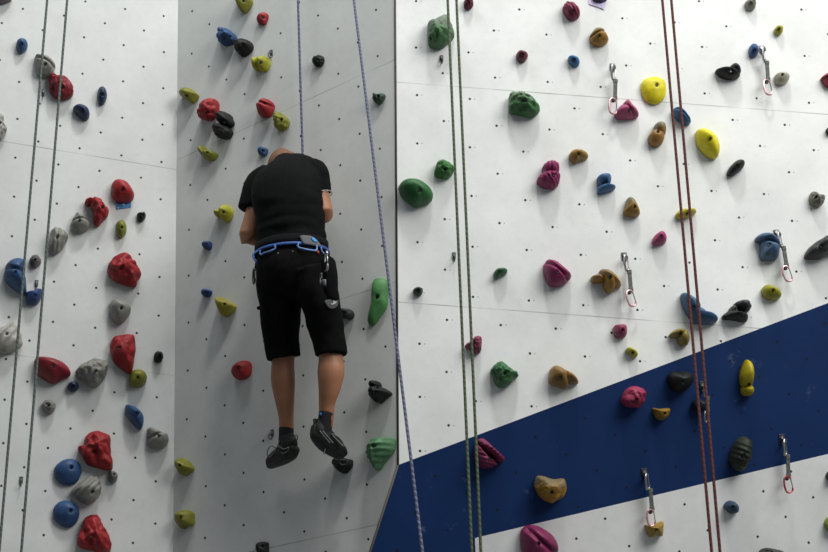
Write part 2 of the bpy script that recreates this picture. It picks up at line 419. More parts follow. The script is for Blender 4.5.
H('L','L4',[(290,430),(330,412),(365,435),(378,475),(360,510),(315,530),(280,505),(270,465)],(.20,.20,.18),'ridge','small striped grey pebble hold between the two left ropes, above the small blue hook',group=g)
H('L','L5',[(60,85),(110,45),(170,30),(220,45),(232,90),(235,180),(245,330),(235,360),(190,350),(130,310),(70,260),(40,210),(38,140)],BLUE,'cut:-10','large blue rounded hold at the left, partly behind the leftmost rope',bolt=(142,148),group=g)
H('L','L5',[(245,345),(310,330),(350,310),(385,315),(385,360),(375,400),(340,450),(290,455),(245,445)],(.018,.06,.21),'smooth','small blue hook shaped hold between the two left ropes, below the large blue one',bolt=(322,370),group=g)
H('L','L6',[(165,210),(185,150),(240,105),(300,75),(350,80),(385,125),(425,155),(435,205),(465,260),(460,300),(435,330),(430,370),(400,380),(330,362),(250,335),(190,290),(168,250)],RED,'fold','big folded red hold above the small grey hold with a bolt on the left panel',bolt=(295,205),group=g)
H('L','A3',[(435,170),(450,155),(485,160),(512,180),(515,205),(495,235),(465,252),(440,225),(430,195)],GREY,'smooth','small grey hold between the folded red hold above and the tall red hold below',bolt=(480,188),group=g)
H('L','N1',[(235,95),(300,90),(350,95),(400,105),(420,150),(418,210),(412,300),(385,435),(350,438),(290,400),(235,350),(205,290),(188,200),(205,130)],RED,'blob','tall lumpy red hold tapering down to the ring shaped olive hold',bolt=(265,215),group=g)
H('L','N1',[(365,470),(385,425),(440,410),(495,425),(522,470),(515,520),(480,560),(400,570),(365,560)],OLIVE,'smooth','round olive ring shaped hold under the tip of the tall red hold',bolt=(440,480),group=g)
H('L','N1',[(595,265),(620,245),(665,258),(672,295),(655,335),(620,345),(588,320)],BLK,'lumpy','small black round hold right of the tall lumpy red hold',bolt=(640,285),group=g)
H('L','L8',[(135,140),(165,112),(240,115),(330,135),(420,180),(465,245),(450,285),(380,315),(340,345),(280,345),(220,310),(165,270),(140,200)],DRED,'smooth','dark red leaf shaped hold crossed by the second rope',bolt=(300,192),group=g)
H('L','L8',[(445,355),(480,335),(525,345),(540,380),(520,420),(480,430),(445,410),(438,380)],NAVY,'smooth','tiny round navy hold between the dark red leaf hold and the big grey hold',bolt=(487,380),group=g)
H('L','L8',[(515,235),(560,185),(630,150),(700,130),(760,135),(800,165),(808,230),(780,300),(710,378),(640,370),(580,330),(530,290)],GREY,'lumpy','big grey rough topped hold left of the tall lumpy red hold',bolt=(700,235),group=g)
H('L','L7',[(-200,240),(0,200),(60,185),(110,160),(150,190),(180,230),(200,310),(205,350),(180,385),(100,430),(0,440),(-200,420)],PALE,'ridge','large pale stone hold cut by the left edge, at half height behind the leftmost rope',h=.10,group=g)
H('L','A4',[(145,55),(150,38),(175,35),(190,50),(185,70),(168,80),(150,72)],GREY,'lumpy','tiny grey pebble hold below the dark red leaf hold',group=g)
H('L','N2',[(240,185),(290,190),(350,220),(395,275),(402,340),(385,395),(365,408),(320,370),(270,310),(235,255)],(.03,.10,.26),'smooth','slanted blue hold with two bolt holes below the olive ring hold',bolt=(345,262),group=g)
H('L','A4',[(503,135),(520,128),(545,140),(570,148),(575,175),(560,195),(530,200),(505,185)],GREY,'cut:25','grey notched hold by the corner, right of the slanted blue hold',bolt=(543,155),group=g)
H('L','N3',[(355,200),(400,175),(425,105),(480,65),(540,55),(600,75),(640,105),(650,190),(655,280),(668,370),(655,412),(590,405),(500,380),(430,350),(385,270),(358,235)],RED,'fold','big red hold with swirling folds above the pair of round blue holds',bolt=(498,235),group=g)
H('L','N3',[(130,430),(150,370),(210,325),(280,310),(335,325),(375,375),(380,440),(350,510),(300,545),(220,550),(160,510)],BLUE,'smooth','upper of the two round blue dome holds at lower left',bolt=(290,388),h=.06,group=g)
H('L','N3',[(640,430),(690,425),(715,460),(705,510),(670,535),(635,520),(628,475)],(.22,.22,.20),'smooth','tiny grey round hold at the lower tip of the swirling red hold',bolt=(683,450),group=g)
H('L','A4',[(245,345),(270,318),(315,292),(340,305),(345,345),(325,375),(295,388),(265,370)],GREY,'ridge','pale grey hold with ridges between the two round blue domes',bolt=(316,346),group=g)
H('L','N4',[(108,230),(130,165),(190,128),(250,135),(310,180),(325,240),(300,310),(240,350),(180,335),(125,285)],BLUE,'smooth','lower of the two round blue dome holds at lower left',bolt=(255,210),h=.06,group=g)
H('L','N4',[(310,440),(340,360),(370,280),(420,245),(480,255),(505,300),(540,370),(580,450),(585,520),(560,570),(500,570),(440,540),(350,520),(312,490)],RED,'lumpy','red hold at the bottom of the left panel, lowest red hold',bolt=(425,420),group=g)
H('L','L1',[(-30,-60),(60,-60),(75,-10),(40,12),(-10,22),(-60,0)],(.16,.13,.15),'smooth','dark hold cut off by the top left corner of the picture',group=g)
g = 'climbing holds bolted on the middle panel'
H('M','N5',[(60,190),(100,165),(150,190),(190,235),(200,265),(170,300),(120,328),(80,290),(55,240)],OLIVE,'smooth','olive cone hold low on the middle panel, upper of the lowest two by the corner',bolt=(85,232),h=.085,group=g)
H('M','N6',[(50,165),(100,135),(160,150),(168,200),(160,250),(120,255),(90,278),(55,245),(43,205)],OLIVE,'smooth','lowest olive hold of the middle panel, near the bottom of the corner',bolt=(78,190),h=.08,group=g)
H('M','N6',[(655,400),(680,375),(725,380),(730,410),(725,470),(670,470)],BLK,'smooth','small black hold cut by the bottom edge under the climber',group=g)
H('M','N7',[(230,-10),(250,35),(280,95),(305,112),(335,80),(365,30),(372,-10),(340,-60),(260,-60)],OLIVE,'smooth','olive hold cut by the top edge, above the blue and black holds',h=.09,group=g)
H('M','N7',[(435,170),(460,130),(505,115),(528,135),(520,180),(500,220),(460,225),(435,200)],RED,'smooth','small red hold near the top edge, right of the topmost olive hold',h=.045,group=g)
H('M','N7',[(90,270),(130,258),(175,275),(215,310),(230,345),(210,385),(160,405),(120,412),(90,385),(70,350),(85,310)],BLUE,'lumpy','lumpy blue hold near the top of the middle panel, beside the round black one',bolt=(180,328),group=g)
H('M','N7',[(235,390),(270,365),(320,360),(365,380),(382,415),(370,455),(330,495),(290,515),(255,490),(232,440)],BLK,'blob','knobbly black hold between the lumpy blue hold and the olive hold by the metal hanger',h=.085,group=g)
H('M','G5',[[(322,212),(345,204),(355,220),(348,245),(335,255),(320,248)],[(303,212),(320,208),(330,228),(322,250),(305,252),(300,232)]],YEL if 0 else (.45,.45,.02),'smooth','two lobed olive yellow hold just below the metal hanger at the top',group=g)
H('M','N8',[(35,215),(60,188),(100,190),(140,220),(142,235),(110,280),(75,260),(40,240)],OLIVE,'smooth','olive wedge hold by the corner, left of the two red holds',bolt=(75,235),h=.085,group=g)
H('M','N8',[(165,340),(190,290),(235,260),(270,265),(275,320),(260,365),(220,395),(160,380)],RED,'lumpy','round red hold directly left of the double black hold',bolt=(210,340),group=g)
H('M','N8',[[(280,360),(310,345),(355,355),(370,385),(378,420),(350,440),(300,425),(283,395)],[(262,450),(290,425),(345,440),(368,470),(350,510),(310,518),(268,500)]],BLK,'blob','double black hold of two stacked knobs between the two red holds',group=g)
H('M','N8',[(545,300),(570,270),(610,258),(640,280),(645,310),(625,360),(590,378),(555,360)],RED,'cut:-25','red grooved hold directly above the small olive hold, right of the double black hold',bolt=(592,288),group=g)
H('M','N8',[(660,375),(690,348),(720,365),(745,395),(735,440),(700,465),(670,450),(665,410)],OLIVE,'lumpy','small olive hold below right of the red grooved hold, above the climber',group=g)
H('M','O1',[[(90,80),(115,55),(145,75),(155,115),(150,150),(120,150),(95,115)],[(130,130),(180,100),(235,115),(238,140),(205,180),(160,185),(128,160)]],OLIVE,'smooth','olive V shaped hold on the seam, left of the small blue hold by the head',group=g)
H('M','O1',[(630,85),(655,62),(700,72),(708,100),(690,140),(660,150),(632,130)],BLUE,'smooth','small blue hold just left of the climber head',h=.045,group=g)
H('M','O2',[[(335,145),(380,92),(415,115),(425,160),(405,215),(370,248),(345,225),(333,190)],[(288,155),(325,140),(350,160),(340,195),(295,203),(284,180)]],(.50,.48,.02),'smooth','bright olive two lobed hold left of the climber shoulder',group=g)
H('M','O2',[(165,445),(195,425),(232,430),(238,470),(215,505),(185,500),(160,470)],(.02,.06,.22),'smooth','small round blue hold left of the climber elbow, upper of two',h=.045,group=g)
H('M','O3',[(112,200),(140,172),(190,190),(185,225),(155,248),(115,235)],(.02,.07,.25),'smooth','small squarish blue hold above left of the mustard wedge hold',h=.045,group=g)
H('M','O3',[(255,260),(280,248),(340,280),(400,320),(395,355),(350,405),(300,422),(270,370),(250,310)],(.42,.38,.03),'smooth','mustard wedge hold left of the climber thigh',h=.09,group=g)
H('M','O4',[(300,215),(320,160),(380,110),(430,98),(452,130),(450,185),(430,240),(380,268),(325,262)],RED,'smooth','smooth red egg shaped hold left of the climber calf',bolt=(352,165),group=g)
H('M','O5',[(262,170),(300,142),(360,155),(378,200),(372,300),(360,370),(310,450),(260,512),(225,500),(222,460),(245,370),(250,260)],LGRN,'smooth','long green tapering hold right of the climber hip, beside the slanting rope',bolt=(290,288),h=.05,group=g)
H('M','O6',[[(285,220),(315,190),(350,200),(365,235),(340,265),(290,255)],[(275,290),(310,245),(380,250),(450,290),(455,315),(410,345),(350,398),(300,355),(278,320)]],BLK,'lumpy','black knobbed hold right of the climber calf near the panel edge',group=g)
H('M','O7',[(440,220),(480,155),(540,130),(615,135),(618,200),(600,250),(540,320),(500,378),(480,350),(445,280)],(.10,.27,.12),'ridge','green shell shaped hold with flutes at the lower right of the middle panel',bolt=(475,192),group=g)
H('M','O7',[(180,310),(210,280),(270,290),(305,300),(305,345),(280,380),(245,402),(205,370),(180,335)],BLK,'lumpy','black foothold under the toe of the climber right shoe',h=.085,group=g)
H('M','O9',[(200,225),(290,225),(330,245),(335,280),(310,310),(265,300),(215,290),(190,250)],(.035,.035,.036),'blob','dark hold sticking out behind the climber right knee',h=.07,group=g)
H('M','O8',[(90,210),(110,185),(150,178),(162,205),(145,245),(115,252),(95,235)],BLK,'lumpy','small black hold between the two blue ropes near the top',h=.045,group=g)
H('M','O8',[(502,450),(520,440),(540,450),(580,440),(578,470),(550,510),(520,500),(505,475)],DGRN,'lumpy','small dark green notched hold right of the slanting blue rope near the top',h=.045,group=g)
g = 'climbing holds bolted on the right panel'
H('R','P1',[(280,200),(310,165),(370,150),(420,128),(455,145),(480,210),(505,290),(490,325),(440,370),(390,400),(330,395),(285,360),(278,300)],(.07,.20,.07),'rock','big rugged green hold at the top of the right panel, behind the green rope',bolt=(303,325),c2=(.20,.27,.19),group=g)
H('R','GG',[(278,10),(285,-5),(308,-5),(314,15),(303,32),(283,30)],MAR,'lumpy','small maroon hold at the top edge just right of the green ropes',group=g)
H('R','P2',[(215,225),(260,200),(340,205),(420,240),(500,300),(545,370),(520,430),(450,450),(370,435),(300,420),(225,400),(205,350),(215,290)],(.055,.20,.06),'lumpy','green potato shaped hold right of the green ropes on the upper seam',bolt=(385,262),c2=(.16,.28,.14),group=g)
H('R','P3',[(375,185),(400,110),(440,92),(490,105),(530,130),(545,165),(525,210),(490,235),(430,232),(385,215)],(.045,.21,.04),'lumpy','small bright green hold touching the left green rope above the large green oval',bolt=(468,160),group=g)
H('R','P3',[(75,310),(110,262),(170,245),(250,255),(310,295),(355,350),(362,400),(340,435),(290,455),(230,475),(170,450),(110,400),(82,350)],GRN,'smooth','large smooth green oval hold by the left edge of the right panel',bolt=(250,338),group=g)
H('R','P4',[(435,50),(465,12),(520,35),(552,80),(540,120),(495,132),(460,110),(440,75)],(.26,.018,.07),'ridge','raspberry red ridged hold near the top edge, above left of the ochre one',group=g,bolt=(505,75))
H('R','P4',[(622,245),(660,200),(710,200),(735,240),(748,275),(720,305),(665,310),(628,285)],OCH,'cut:20','ochre hold with a dark split near the top, below the lilac tag',c2=(.22,.17,.07),group=g)
H('R','P4',[(115,370),(140,350),(185,365),(192,390),(170,422),(140,425),(115,400)],MAR,'smooth','small round maroon hold left of the small sky blue hold',bolt=(152,375),group=g)
H('R','P4',[(472,395),(495,385),(535,400),(550,430),(535,455),(500,450),(475,425)],SKY,'smooth','small sky blue oval hold below the raspberry ridged hold',bolt=(510,410),group=g)
H('R','P4',[(640,-40),(730,-40),(735,0),(690,18),(640,0)],(.06,.035,.12),'lumpy','dark purple hold cut by the top edge, on the lilac tag',h=.03,group=g)
H('R','P5',[[(180,210),(210,175),(260,165),(300,190),(308,240),(290,290),(200,290),(178,240)],[(135,310),(180,260),(250,250),(315,270),(305,345),(270,378),(200,372),(150,345)]],MAG,'ridge','magenta hold with ribbed top lobe, right of the green ropes at head height',bolt=(268,275),group=g)
H('R','P5',[(390,110),(420,82),(480,80),(530,105),(535,140),(500,155),(470,160),(440,182),(410,165),(390,140)],(.42,.25,.05),'smooth','small ochre bean shaped hold above right of the ribbed magenta hold',bolt=(462,108),group=g)
H('R','P5',[[(610,300),(640,272),(700,268),(720,290),(715,340),(690,370),(640,370),(618,345)],[(615,375),(660,355),(748,362),(742,390),(680,408),(620,418)]],(.045,.16,.37),'smooth','blue spool shaped hold right of the ribbed magenta hold',bolt=(675,330),group=g)
H('R','P6',[(115,160),(150,118),(195,125),(250,165),(300,205),(340,250),(325,290),(280,325),(210,340),(155,320),(130,270),(115,210)],MAG,'cut:-40','large magenta hold with long grooves, left of the two pronged ochre hold',bolt=(228,220),group=g)
H('R','P6',[[(508,265),(550,255),(600,262),(615,300),(560,312),(515,305)],[(578,215),(620,198),(670,225),(720,270),(755,330),(740,345),(705,345),(690,382),(650,388),(615,350),(600,280)]],OCH,'smooth','ochre hold with two prongs, just left of a hanging quickdraw',bolt=(665,265),c2=(.34,.25,.13),group=g)
H('R','P7',[(90,345),(120,325),(155,335),(155,365),(135,385),(100,370)],DGRN,'smooth','tiny dark green hold near the left edge of the right panel, above the seam',group=g)
H('R','P7',[(648,225),(670,200),(720,195),(742,210),(730,235),(690,250),(665,272),(648,250)],(.03,.15,.05),'smooth','small green bean hold right of the green ropes, left of the large magenta hold',group=g)
H('R','P8',[[(170,130),(195,95),(230,88),(248,110),(245,200),(220,222),(178,215)],[(118,165),(150,138),(185,140),(185,200),(150,190)]],(.26,.03,.09),'lumpy','dusty maroon hold behind the right green rope below the seam',group=g)
H('R','P8',[(320,355),(380,295),(420,300),(460,335),(520,370),(540,400),(500,430),(470,470),(410,490),(365,465),(345,400)],(.05,.19,.06),'lumpy','green angular hold below right of the dusty maroon hold',bolt=(430,380),group=g)
H('R','Q1',[[(65,370),(75,335),(110,315),(160,335),(200,375),(200,430),(180,468),(130,460),(65,430)],[(150,345),(220,370),(262,415),(255,440),(195,432),(150,430)]],(.34,.19,.04),'smooth','brown ochre fish shaped hold just above the blue band',bolt=(140,398),group=g)
H('R','Q1',[(515,40),(545,30),(590,35),(600,70),(595,105),(570,122),(520,112),(510,75)],(.36,.045,.13),'smooth','small pink block hold above the tiny lime hold',bolt=(572,68),group=g)
H('R','Q1',[(600,195),(625,190),(665,215),(675,240),(655,258),(620,240),(600,220)],(.50,.50,.02),'smooth','tiny lime hold below the small pink block',bolt=(640,225),group=g)
H('R','T5',[(150,320),(160,290),(195,278),(230,290),(240,325),(230,360),(200,376),(165,360)],YEL,'smooth','round yellow dome hold right of the quickdraw and pink wedge',bolt=(207,307),h=.055,group=g)
H('R','Z4',[(105,430),(150,380),(190,345),(220,375),(262,425),(260,460),(200,470),(120,465)],(.52,.09,.22),'cut:-50','pink wedge hold touching the lower clip of the top left quickdraw',bolt=(205,410),group=g)
H('R','Q5',[[(348,225),(375,205),(410,215),(422,255),(410,290),(370,300),(345,265)],[(312,290),(345,258),(400,275),(408,310),(390,345),(345,355),(315,330)]],(.44,.22,.04),'smooth','grey and orange double knob hold left of the red ropes',c2=(.27,.25,.15),group=g)
H('R','Q5',[(465,120),(500,112),(540,140),(570,180),(578,210),(550,218),(510,195),(475,165)],(.03,.15,.36),'cut:-45','blue slanted hold behind the red ropes near the top',group=g,bolt=(525,158))
H('R','Q5',[(612,280),(625,250),(660,248),(710,275),(750,320),(762,380),(745,425),(700,420),(660,390),(625,340)],YEL,'smooth','yellow lemon shaped hold right of the red ropes',bolt=(702,310),group=g)
H('R','Q6',[(232,250),(245,215),(270,210),(295,240),(320,295),(318,325),(280,332),(220,315),(225,280)],(.43,.24,.04),'smooth','grey topped ochre triangular hold right of the blue spool',bolt=(292,268),c2=(.24,.22,.13),group=g)
H('R','Q6',[(405,500),(420,460),(460,430),(490,445),(498,485),(480,508),(420,518)],(.45,.05,.18),'smooth','small pink rounded triangular hold below the ochre triangle',bolt=(462,462),group=g)
H('R','Q6',[(558,320),(590,290),(640,288),(680,285),(690,305),(665,325),(610,345),(570,345)],(.60,.52,.015),'smooth','small flat yellow bar hold behind both red ropes',bolt=(630,315),group=g)
H('R','Q7',[[(135,160),(155,145),(190,165),(250,210),(258,250),(245,310),(210,320),(170,270),(145,210)],[(190,265),(235,235),(280,285),(340,285),(370,310),(350,335),(290,342),(215,330)]],(.045,.14,.29),'smooth','curved blue banana hold behind the red ropes',bolt=(215,240),group=g)
H('R','Q7',[[(475,215),(520,190),(565,200),(580,240),(555,268),(500,260)],[(400,290),(440,262),(480,270),(560,290),(555,325),(520,325),(460,315),(410,310)],[(440,255),(462,230),(490,245),(480,280),(445,285)]],(.03,.031,.032),'blob','knobbly black hold of several lumps right of the blue banana',c2=(.10,.10,.10),group=g)
H('R','Q7',[(650,125),(680,95),(740,115),(772,150),(760,180),(710,188),(665,165)],(.45,.43,.02),'smooth','olive yellow oval hold just below the lower clip of the right quickdraw',bolt=(722,130),group=g)
H('R','Q7',[[(60,410),(100,380),(150,380),(180,405),(150,430),(100,430),(70,425)],[(120,400),(165,385),(188,430),(175,475),(140,482),(115,450)]],(.34,.26,.05),'smooth','brown ochre bent hold on the seam just left of the red ropes',bolt=(130,405),group=g)
H('R','S1',[(290,25),(305,0),(350,0),(360,30),(345,60),(310,58)],(.36,.35,.27),'cut:-30','small stone grey hold at the top edge right of the red ropes',group=g)
H('R','S1',[(480,185),(500,165),(530,175),(530,205),(505,225),(480,205)],(.50,.48,.03),'smooth','tiny yellow green hold near the top right, above the cream hold',bolt=(508,185),group=g)
H('R','S1',[(320,300),(345,282),(372,300),(372,345),(345,365),(318,350)],(.03,.10,.30),'smooth','small blue oval hold just left of the top right quickdraw',bolt=(350,323),group=g)
H('R','S1',[[(103,455),(125,440),(180,450),(240,460),(255,490),(200,505),(140,490)],[(185,440),(215,410),(250,430),(262,465),(240,490),(195,475)]],BLK,'smooth','black fish shaped hold between the red ropes and the top right quickdraw',bolt=(200,455),group=g)
H('R','S1',[(480,490),(500,470),(550,470),(575,490),(565,520),(530,540),(490,530)],CREAM,'smooth','cream oval hold right of the top right quickdraw',bolt=(530,478),group=g)
H('R','Z6',[(562,330),(600,298),(660,300),(660,390),(600,385),(575,350)],(.45,.02,.05),'cut:15','red hold cut by the right edge near the top',group=g)
H('R','S2',[(812,60),(835,40),(850,70),(835,95),(815,80)],BLK,'smooth','tiny dark hold barely showing at the right edge below the red one',group=g)
H('R','S2',[(178,340),(190,305),(230,265),(275,258),(288,280),(265,320),(215,352),(180,352)],BLK,'smooth','small black slanted oval hold right of the yellow lemon shaped hold',bolt=(238,298),group=g)
H('R','S3',[(500,100),(515,82),(540,100),(560,122),(592,112),(594,150),(560,180),(510,165),(495,140)],(.30,.29,.24),'lumpy','small grey notched hold near the right edge above the knobbly black hold',group=g)
H('R','Z7',[[(112,120),(150,95),(200,100),(260,140),(278,178),(240,185),(180,160),(120,145)],[(150,145),(200,150),(270,180),(260,260),(210,275),(150,265),(145,200)]],STL,'smooth','steel blue mushroom shaped hold just left of the right quickdraw',bolt=(202,170),group=g)
H('R','Z7',[(455,235),(490,180),(550,135),(600,110),(680,120),(700,200),(620,230),(560,260),(500,265),(462,258)],(.05,.05,.052),'blob','large knobbly black hold cut by the right edge',group=g)
g = 'climbing holds bolted on the blue band and the lower white panel'
H('B','Q4',[(50,170),(75,110),(120,80),(170,85),(210,110),(205,165),(170,220),(110,225),(60,205)],(.42,.035,.11),'lumpy','round pink hold at the upper edge of the blue band',bolt=(150,170),group=g)
H('B','Q2',[[(85,130),(100,150),(160,210),(225,268),(160,300),(110,295),(75,260),(70,170)],[(90,110),(130,96),(180,140),(240,195),(275,235),(255,258),(210,240),(130,170)]],(.26,.022,.10),'ridge','dark magenta grooved hold on the blue band beside the right green rope',group=g,bolt=(175,232))
H('B','Q2',[(490,390),(505,355),(560,360),(620,378),(690,375),(700,440),(680,495),(640,520),(600,540),(560,525),(515,490),(485,430)],(.52,.27,.02),'rock','rugged yellow and brown rock hold on the blue band',bolt=(600,465),c2=(.27,.20,.10),group=g)
H('B','Q3',[(175,290),(200,230),(270,212),(350,235),(430,290),(475,360),(480,440),(450,500),(300,520),(200,450),(178,370)],(.30,.025,.12),'cut:-42','magenta coffee bean shaped hold at the bottom edge below the blue band',bolt=(325,360),group=g)
H('B','Q8',[(130,215),(160,185),(200,190),(240,180),(290,200),(300,240),(270,290),(220,325),(165,315),(135,270)],(.012,.014,.014),'smooth','glossy black heart shaped hold on the blue band left of the red ropes',bolt=(228,262),group=g)
H('B','Q8',[[(625,220),(640,150),(670,102),(700,125),(710,180),(705,260),(690,290),(640,290)],[(640,290),(690,272),(712,300),(700,345),(650,350),(635,320)]],(.62,.50,.01),'smooth','long upright yellow hold on the blue band right of the red ropes',bolt=(685,270),group=g)
H('B','Q4',[(265,230),(310,235),(375,230),(375,260),(350,300),(310,312),(275,280)],(.42,.23,.02),'smooth','small ochre half moon hold on the blue band below right of the round pink one',bolt=(345,265),group=g)
H('B','Q4',[(535,195),(570,165),(620,180),(640,210),(600,250),(545,240)],(.014,.03,.05),'smooth','small dark blue hold behind the red ropes on the blue band',group=g)
H('B','S4',[(140,240),(165,150),(210,90),(260,85),(290,130),(285,200),(260,270),(230,315),(180,310),(145,275)],(.03,.04,.025),'ridge','blackish green upright oval hold at the lower edge of the blue band',bolt=(232,210),group=g)
H('B','S5',[(160,100),(190,72),(225,78),(248,105),(245,145),(205,155),(170,130)],(.02,.065,.13),'smooth','small dark blue ball hold on the lower white panel right of the red ropes',bolt=(215,108),group=g)
H('B','S5',[(390,400),(430,378),(490,385),(540,400),(540,440),(400,440)],(.05,.05,.05),'lumpy','dark grey hold cut by the bottom edge at the right',group=g)
H('B','S5',[(810,220),(830,180),(870,180),(870,270),(830,265)],(.30,.40,.03),'smooth','lime green hold cut by the right edge near the bottom',group=g)
H('B','S4',[(805,350),(825,320),(850,330),(850,390),(815,380)],(.04,.03,.04),'smooth','dark hold barely showing at the right edge above the lime green one',group=g)
H('B','S6',[(135,425),(180,430),(245,400),(248,440),(240,495),(200,490),(160,500)],(.44,.28,.03),'smooth','ochre block hold behind the lower clip of the bottom left quickdraw',bolt=(205,452),group=g)

# ------------------------------------------------------------------ route tags
def tagcard(pl, cr, pts, mat, label, marks=()):
    ox, oy, s = CR_[cr]
    P = [V3(pl.loc(pl.hit(ox+x/s, oy+y/s))) for x, y in pts]; n = len(P)
    c = sum(P, V3())/n; c.z = 0
    vs = [(p.x-c.x, p.y-c.y, .0045) for p in P]+[(p.x-c.x, p.y-c.y, .0) for p in P]
    fs = [list(range(n)), list(range(2*n-1, n-1, -1))]+[[i, i+n, (i+1) % n+n, (i+1) % n] for i in range(n)]
    o = obj('route_tag', fix_normals(me_from(vs, fs)), mat, mw=pl.M @ Matrix.Translation(c), smooth=False)
    tag(o, label, 'tag')
    if marks:
        vs, fs = [], []
        for st in marks:
            L = [V3(pl.loc(pl.hit(ox+x/s, oy+y/s))) for x, y in st]
            me = tube([V3((q.x-c.x, q.y-c.y, .0052)) for q in L], .0016, 6)
            b = len(vs); vs += [tuple(v.co) for v in me.vertices]; fs += [[q+b for q in p.vertices] for p in me.polygons]
        mo = obj('printed_mark', me_from(vs, fs), simple('white_print', (.6, .66, .7), .6)); mo.parent = o
    return o
tagcard(PL, 'L3', [(508, 255), (650, 262), (652, 345), (520, 364)], simple('blue_tag', (.035, .16, .38), .4, var=.35, vscale=60),
        'small blue route tag with a white printed mark under the smooth red hold',
        [[(560, 300), (575, 290), (592, 296), (588, 310), (570, 322), (600, 326)], [(524, 354), (540, 352)]])
tagcard(PR, 'P4', [(612, -30), (745, -30), (715, 68), (690, 56), (612, 30)], simple('lilac_tag', (.50, .44, .62), .4, var=.2, vscale=50),
        'lilac route tag at the top edge under the dark purple hold')

# ------------------------------------------------------------------ hangers and quickdraws
def join(parts):
    vs, fs = [], []
    for me in parts:
        b = len(vs); vs += [tuple(v.co) for v in me.vertices]; fs += [[q+b for q in p.vertices] for p in me.polygons]
    return me_from(vs, fs)
def boxme(c, s, bev=.15):
    b = bmesh.new(); bmesh.ops.create_cube(b, size=1)
    bmesh.ops.scale(b, vec=s, verts=b.verts); bmesh.ops.translate(b, vec=c, verts=b.verts)
    bmesh.ops.bevel(b, geom=list(b.edges), offset=min(s)*bev, segments=2, affect='EDGES', profile=.5)
    m = bpy.data.meshes.new('b'); b.to_mesh(m); b.free(); return m
def cyl(p, q, r, seg=14): return tube([p, q], r, seg)
def hanger_meshes():
    """bent steel plate with an eye, standing off the wall; local x right, y up, z off the wall"""
    plate = boxme((0, .004, .003), (.026, .034, .004))
    eye = tube([V3((0.004*math.sin(t)*0+.0, -.012+.013*math.sin(t)*1.0-.006, .020+.016*math.cos(t))) for t in [k*2*math.pi/14 for k in range(14)]], .0035, 6, closed=True)
    bolt = cyl((0, .006, .004), (0, .006, .014), .0085, 6)
    return plate, eye, bolt
HGM = hanger_meshes(); hp_ = join(HGM[:2]); hp_.materials.append(DSTEEL); hb_ = HGM[2]; hb_.materials.append(STEEL)
for m_ in (hp_, hb_):
    for p in m_.polygons: p.use_smooth = False
def hanger(pl, px, py, label, group='bare bolt hangers on the wall', rot=0.0, sc=1.0):
    o = bpy.data.objects.new('bolt_hanger', hp_); COL.objects.link(o)
    o.matrix_world = pl.M @ Matrix.Translation(pl.loc(pl.hit(px, py, .01))[:2]+(0,)) @ Matrix.Rotation(rot, 4, 'Z') @ Matrix.Diagonal((.62, .95, 1, 1))
    tag(o, label, 'bolt hanger', group)
    b = bpy.data.objects.new('bolt', hb_); COL.objects.link(b); b.parent = o; b['label'] = 'bright steel bolt head'
hanger(PL, 43.3, 92.5, 'bare metal bolt hanger beside the leftmost rope, below the grey pocketed hold')
hanger(PL, 36.5, 283.5, 'bare metal bolt hanger just above the small blue hook shaped hold')
hanger(PL, 21.2, 480.5, 'bare metal bolt hanger between the two left ropes near the bottom')
hanger(PM, 270.5, 53, 'bare metal bolt hanger above right of the two lobed olive yellow hold')
hanger(PM, 271.3, 433.5, 'bare metal bolt hanger just left of the climber left ankle')
hanger(PR, 441.8, 58.5, 'bare metal bolt hanger under the big rugged green hold')
hanger(PR, 454.2, 256, 'bare metal bolt hanger touching the left green rope above the seam')

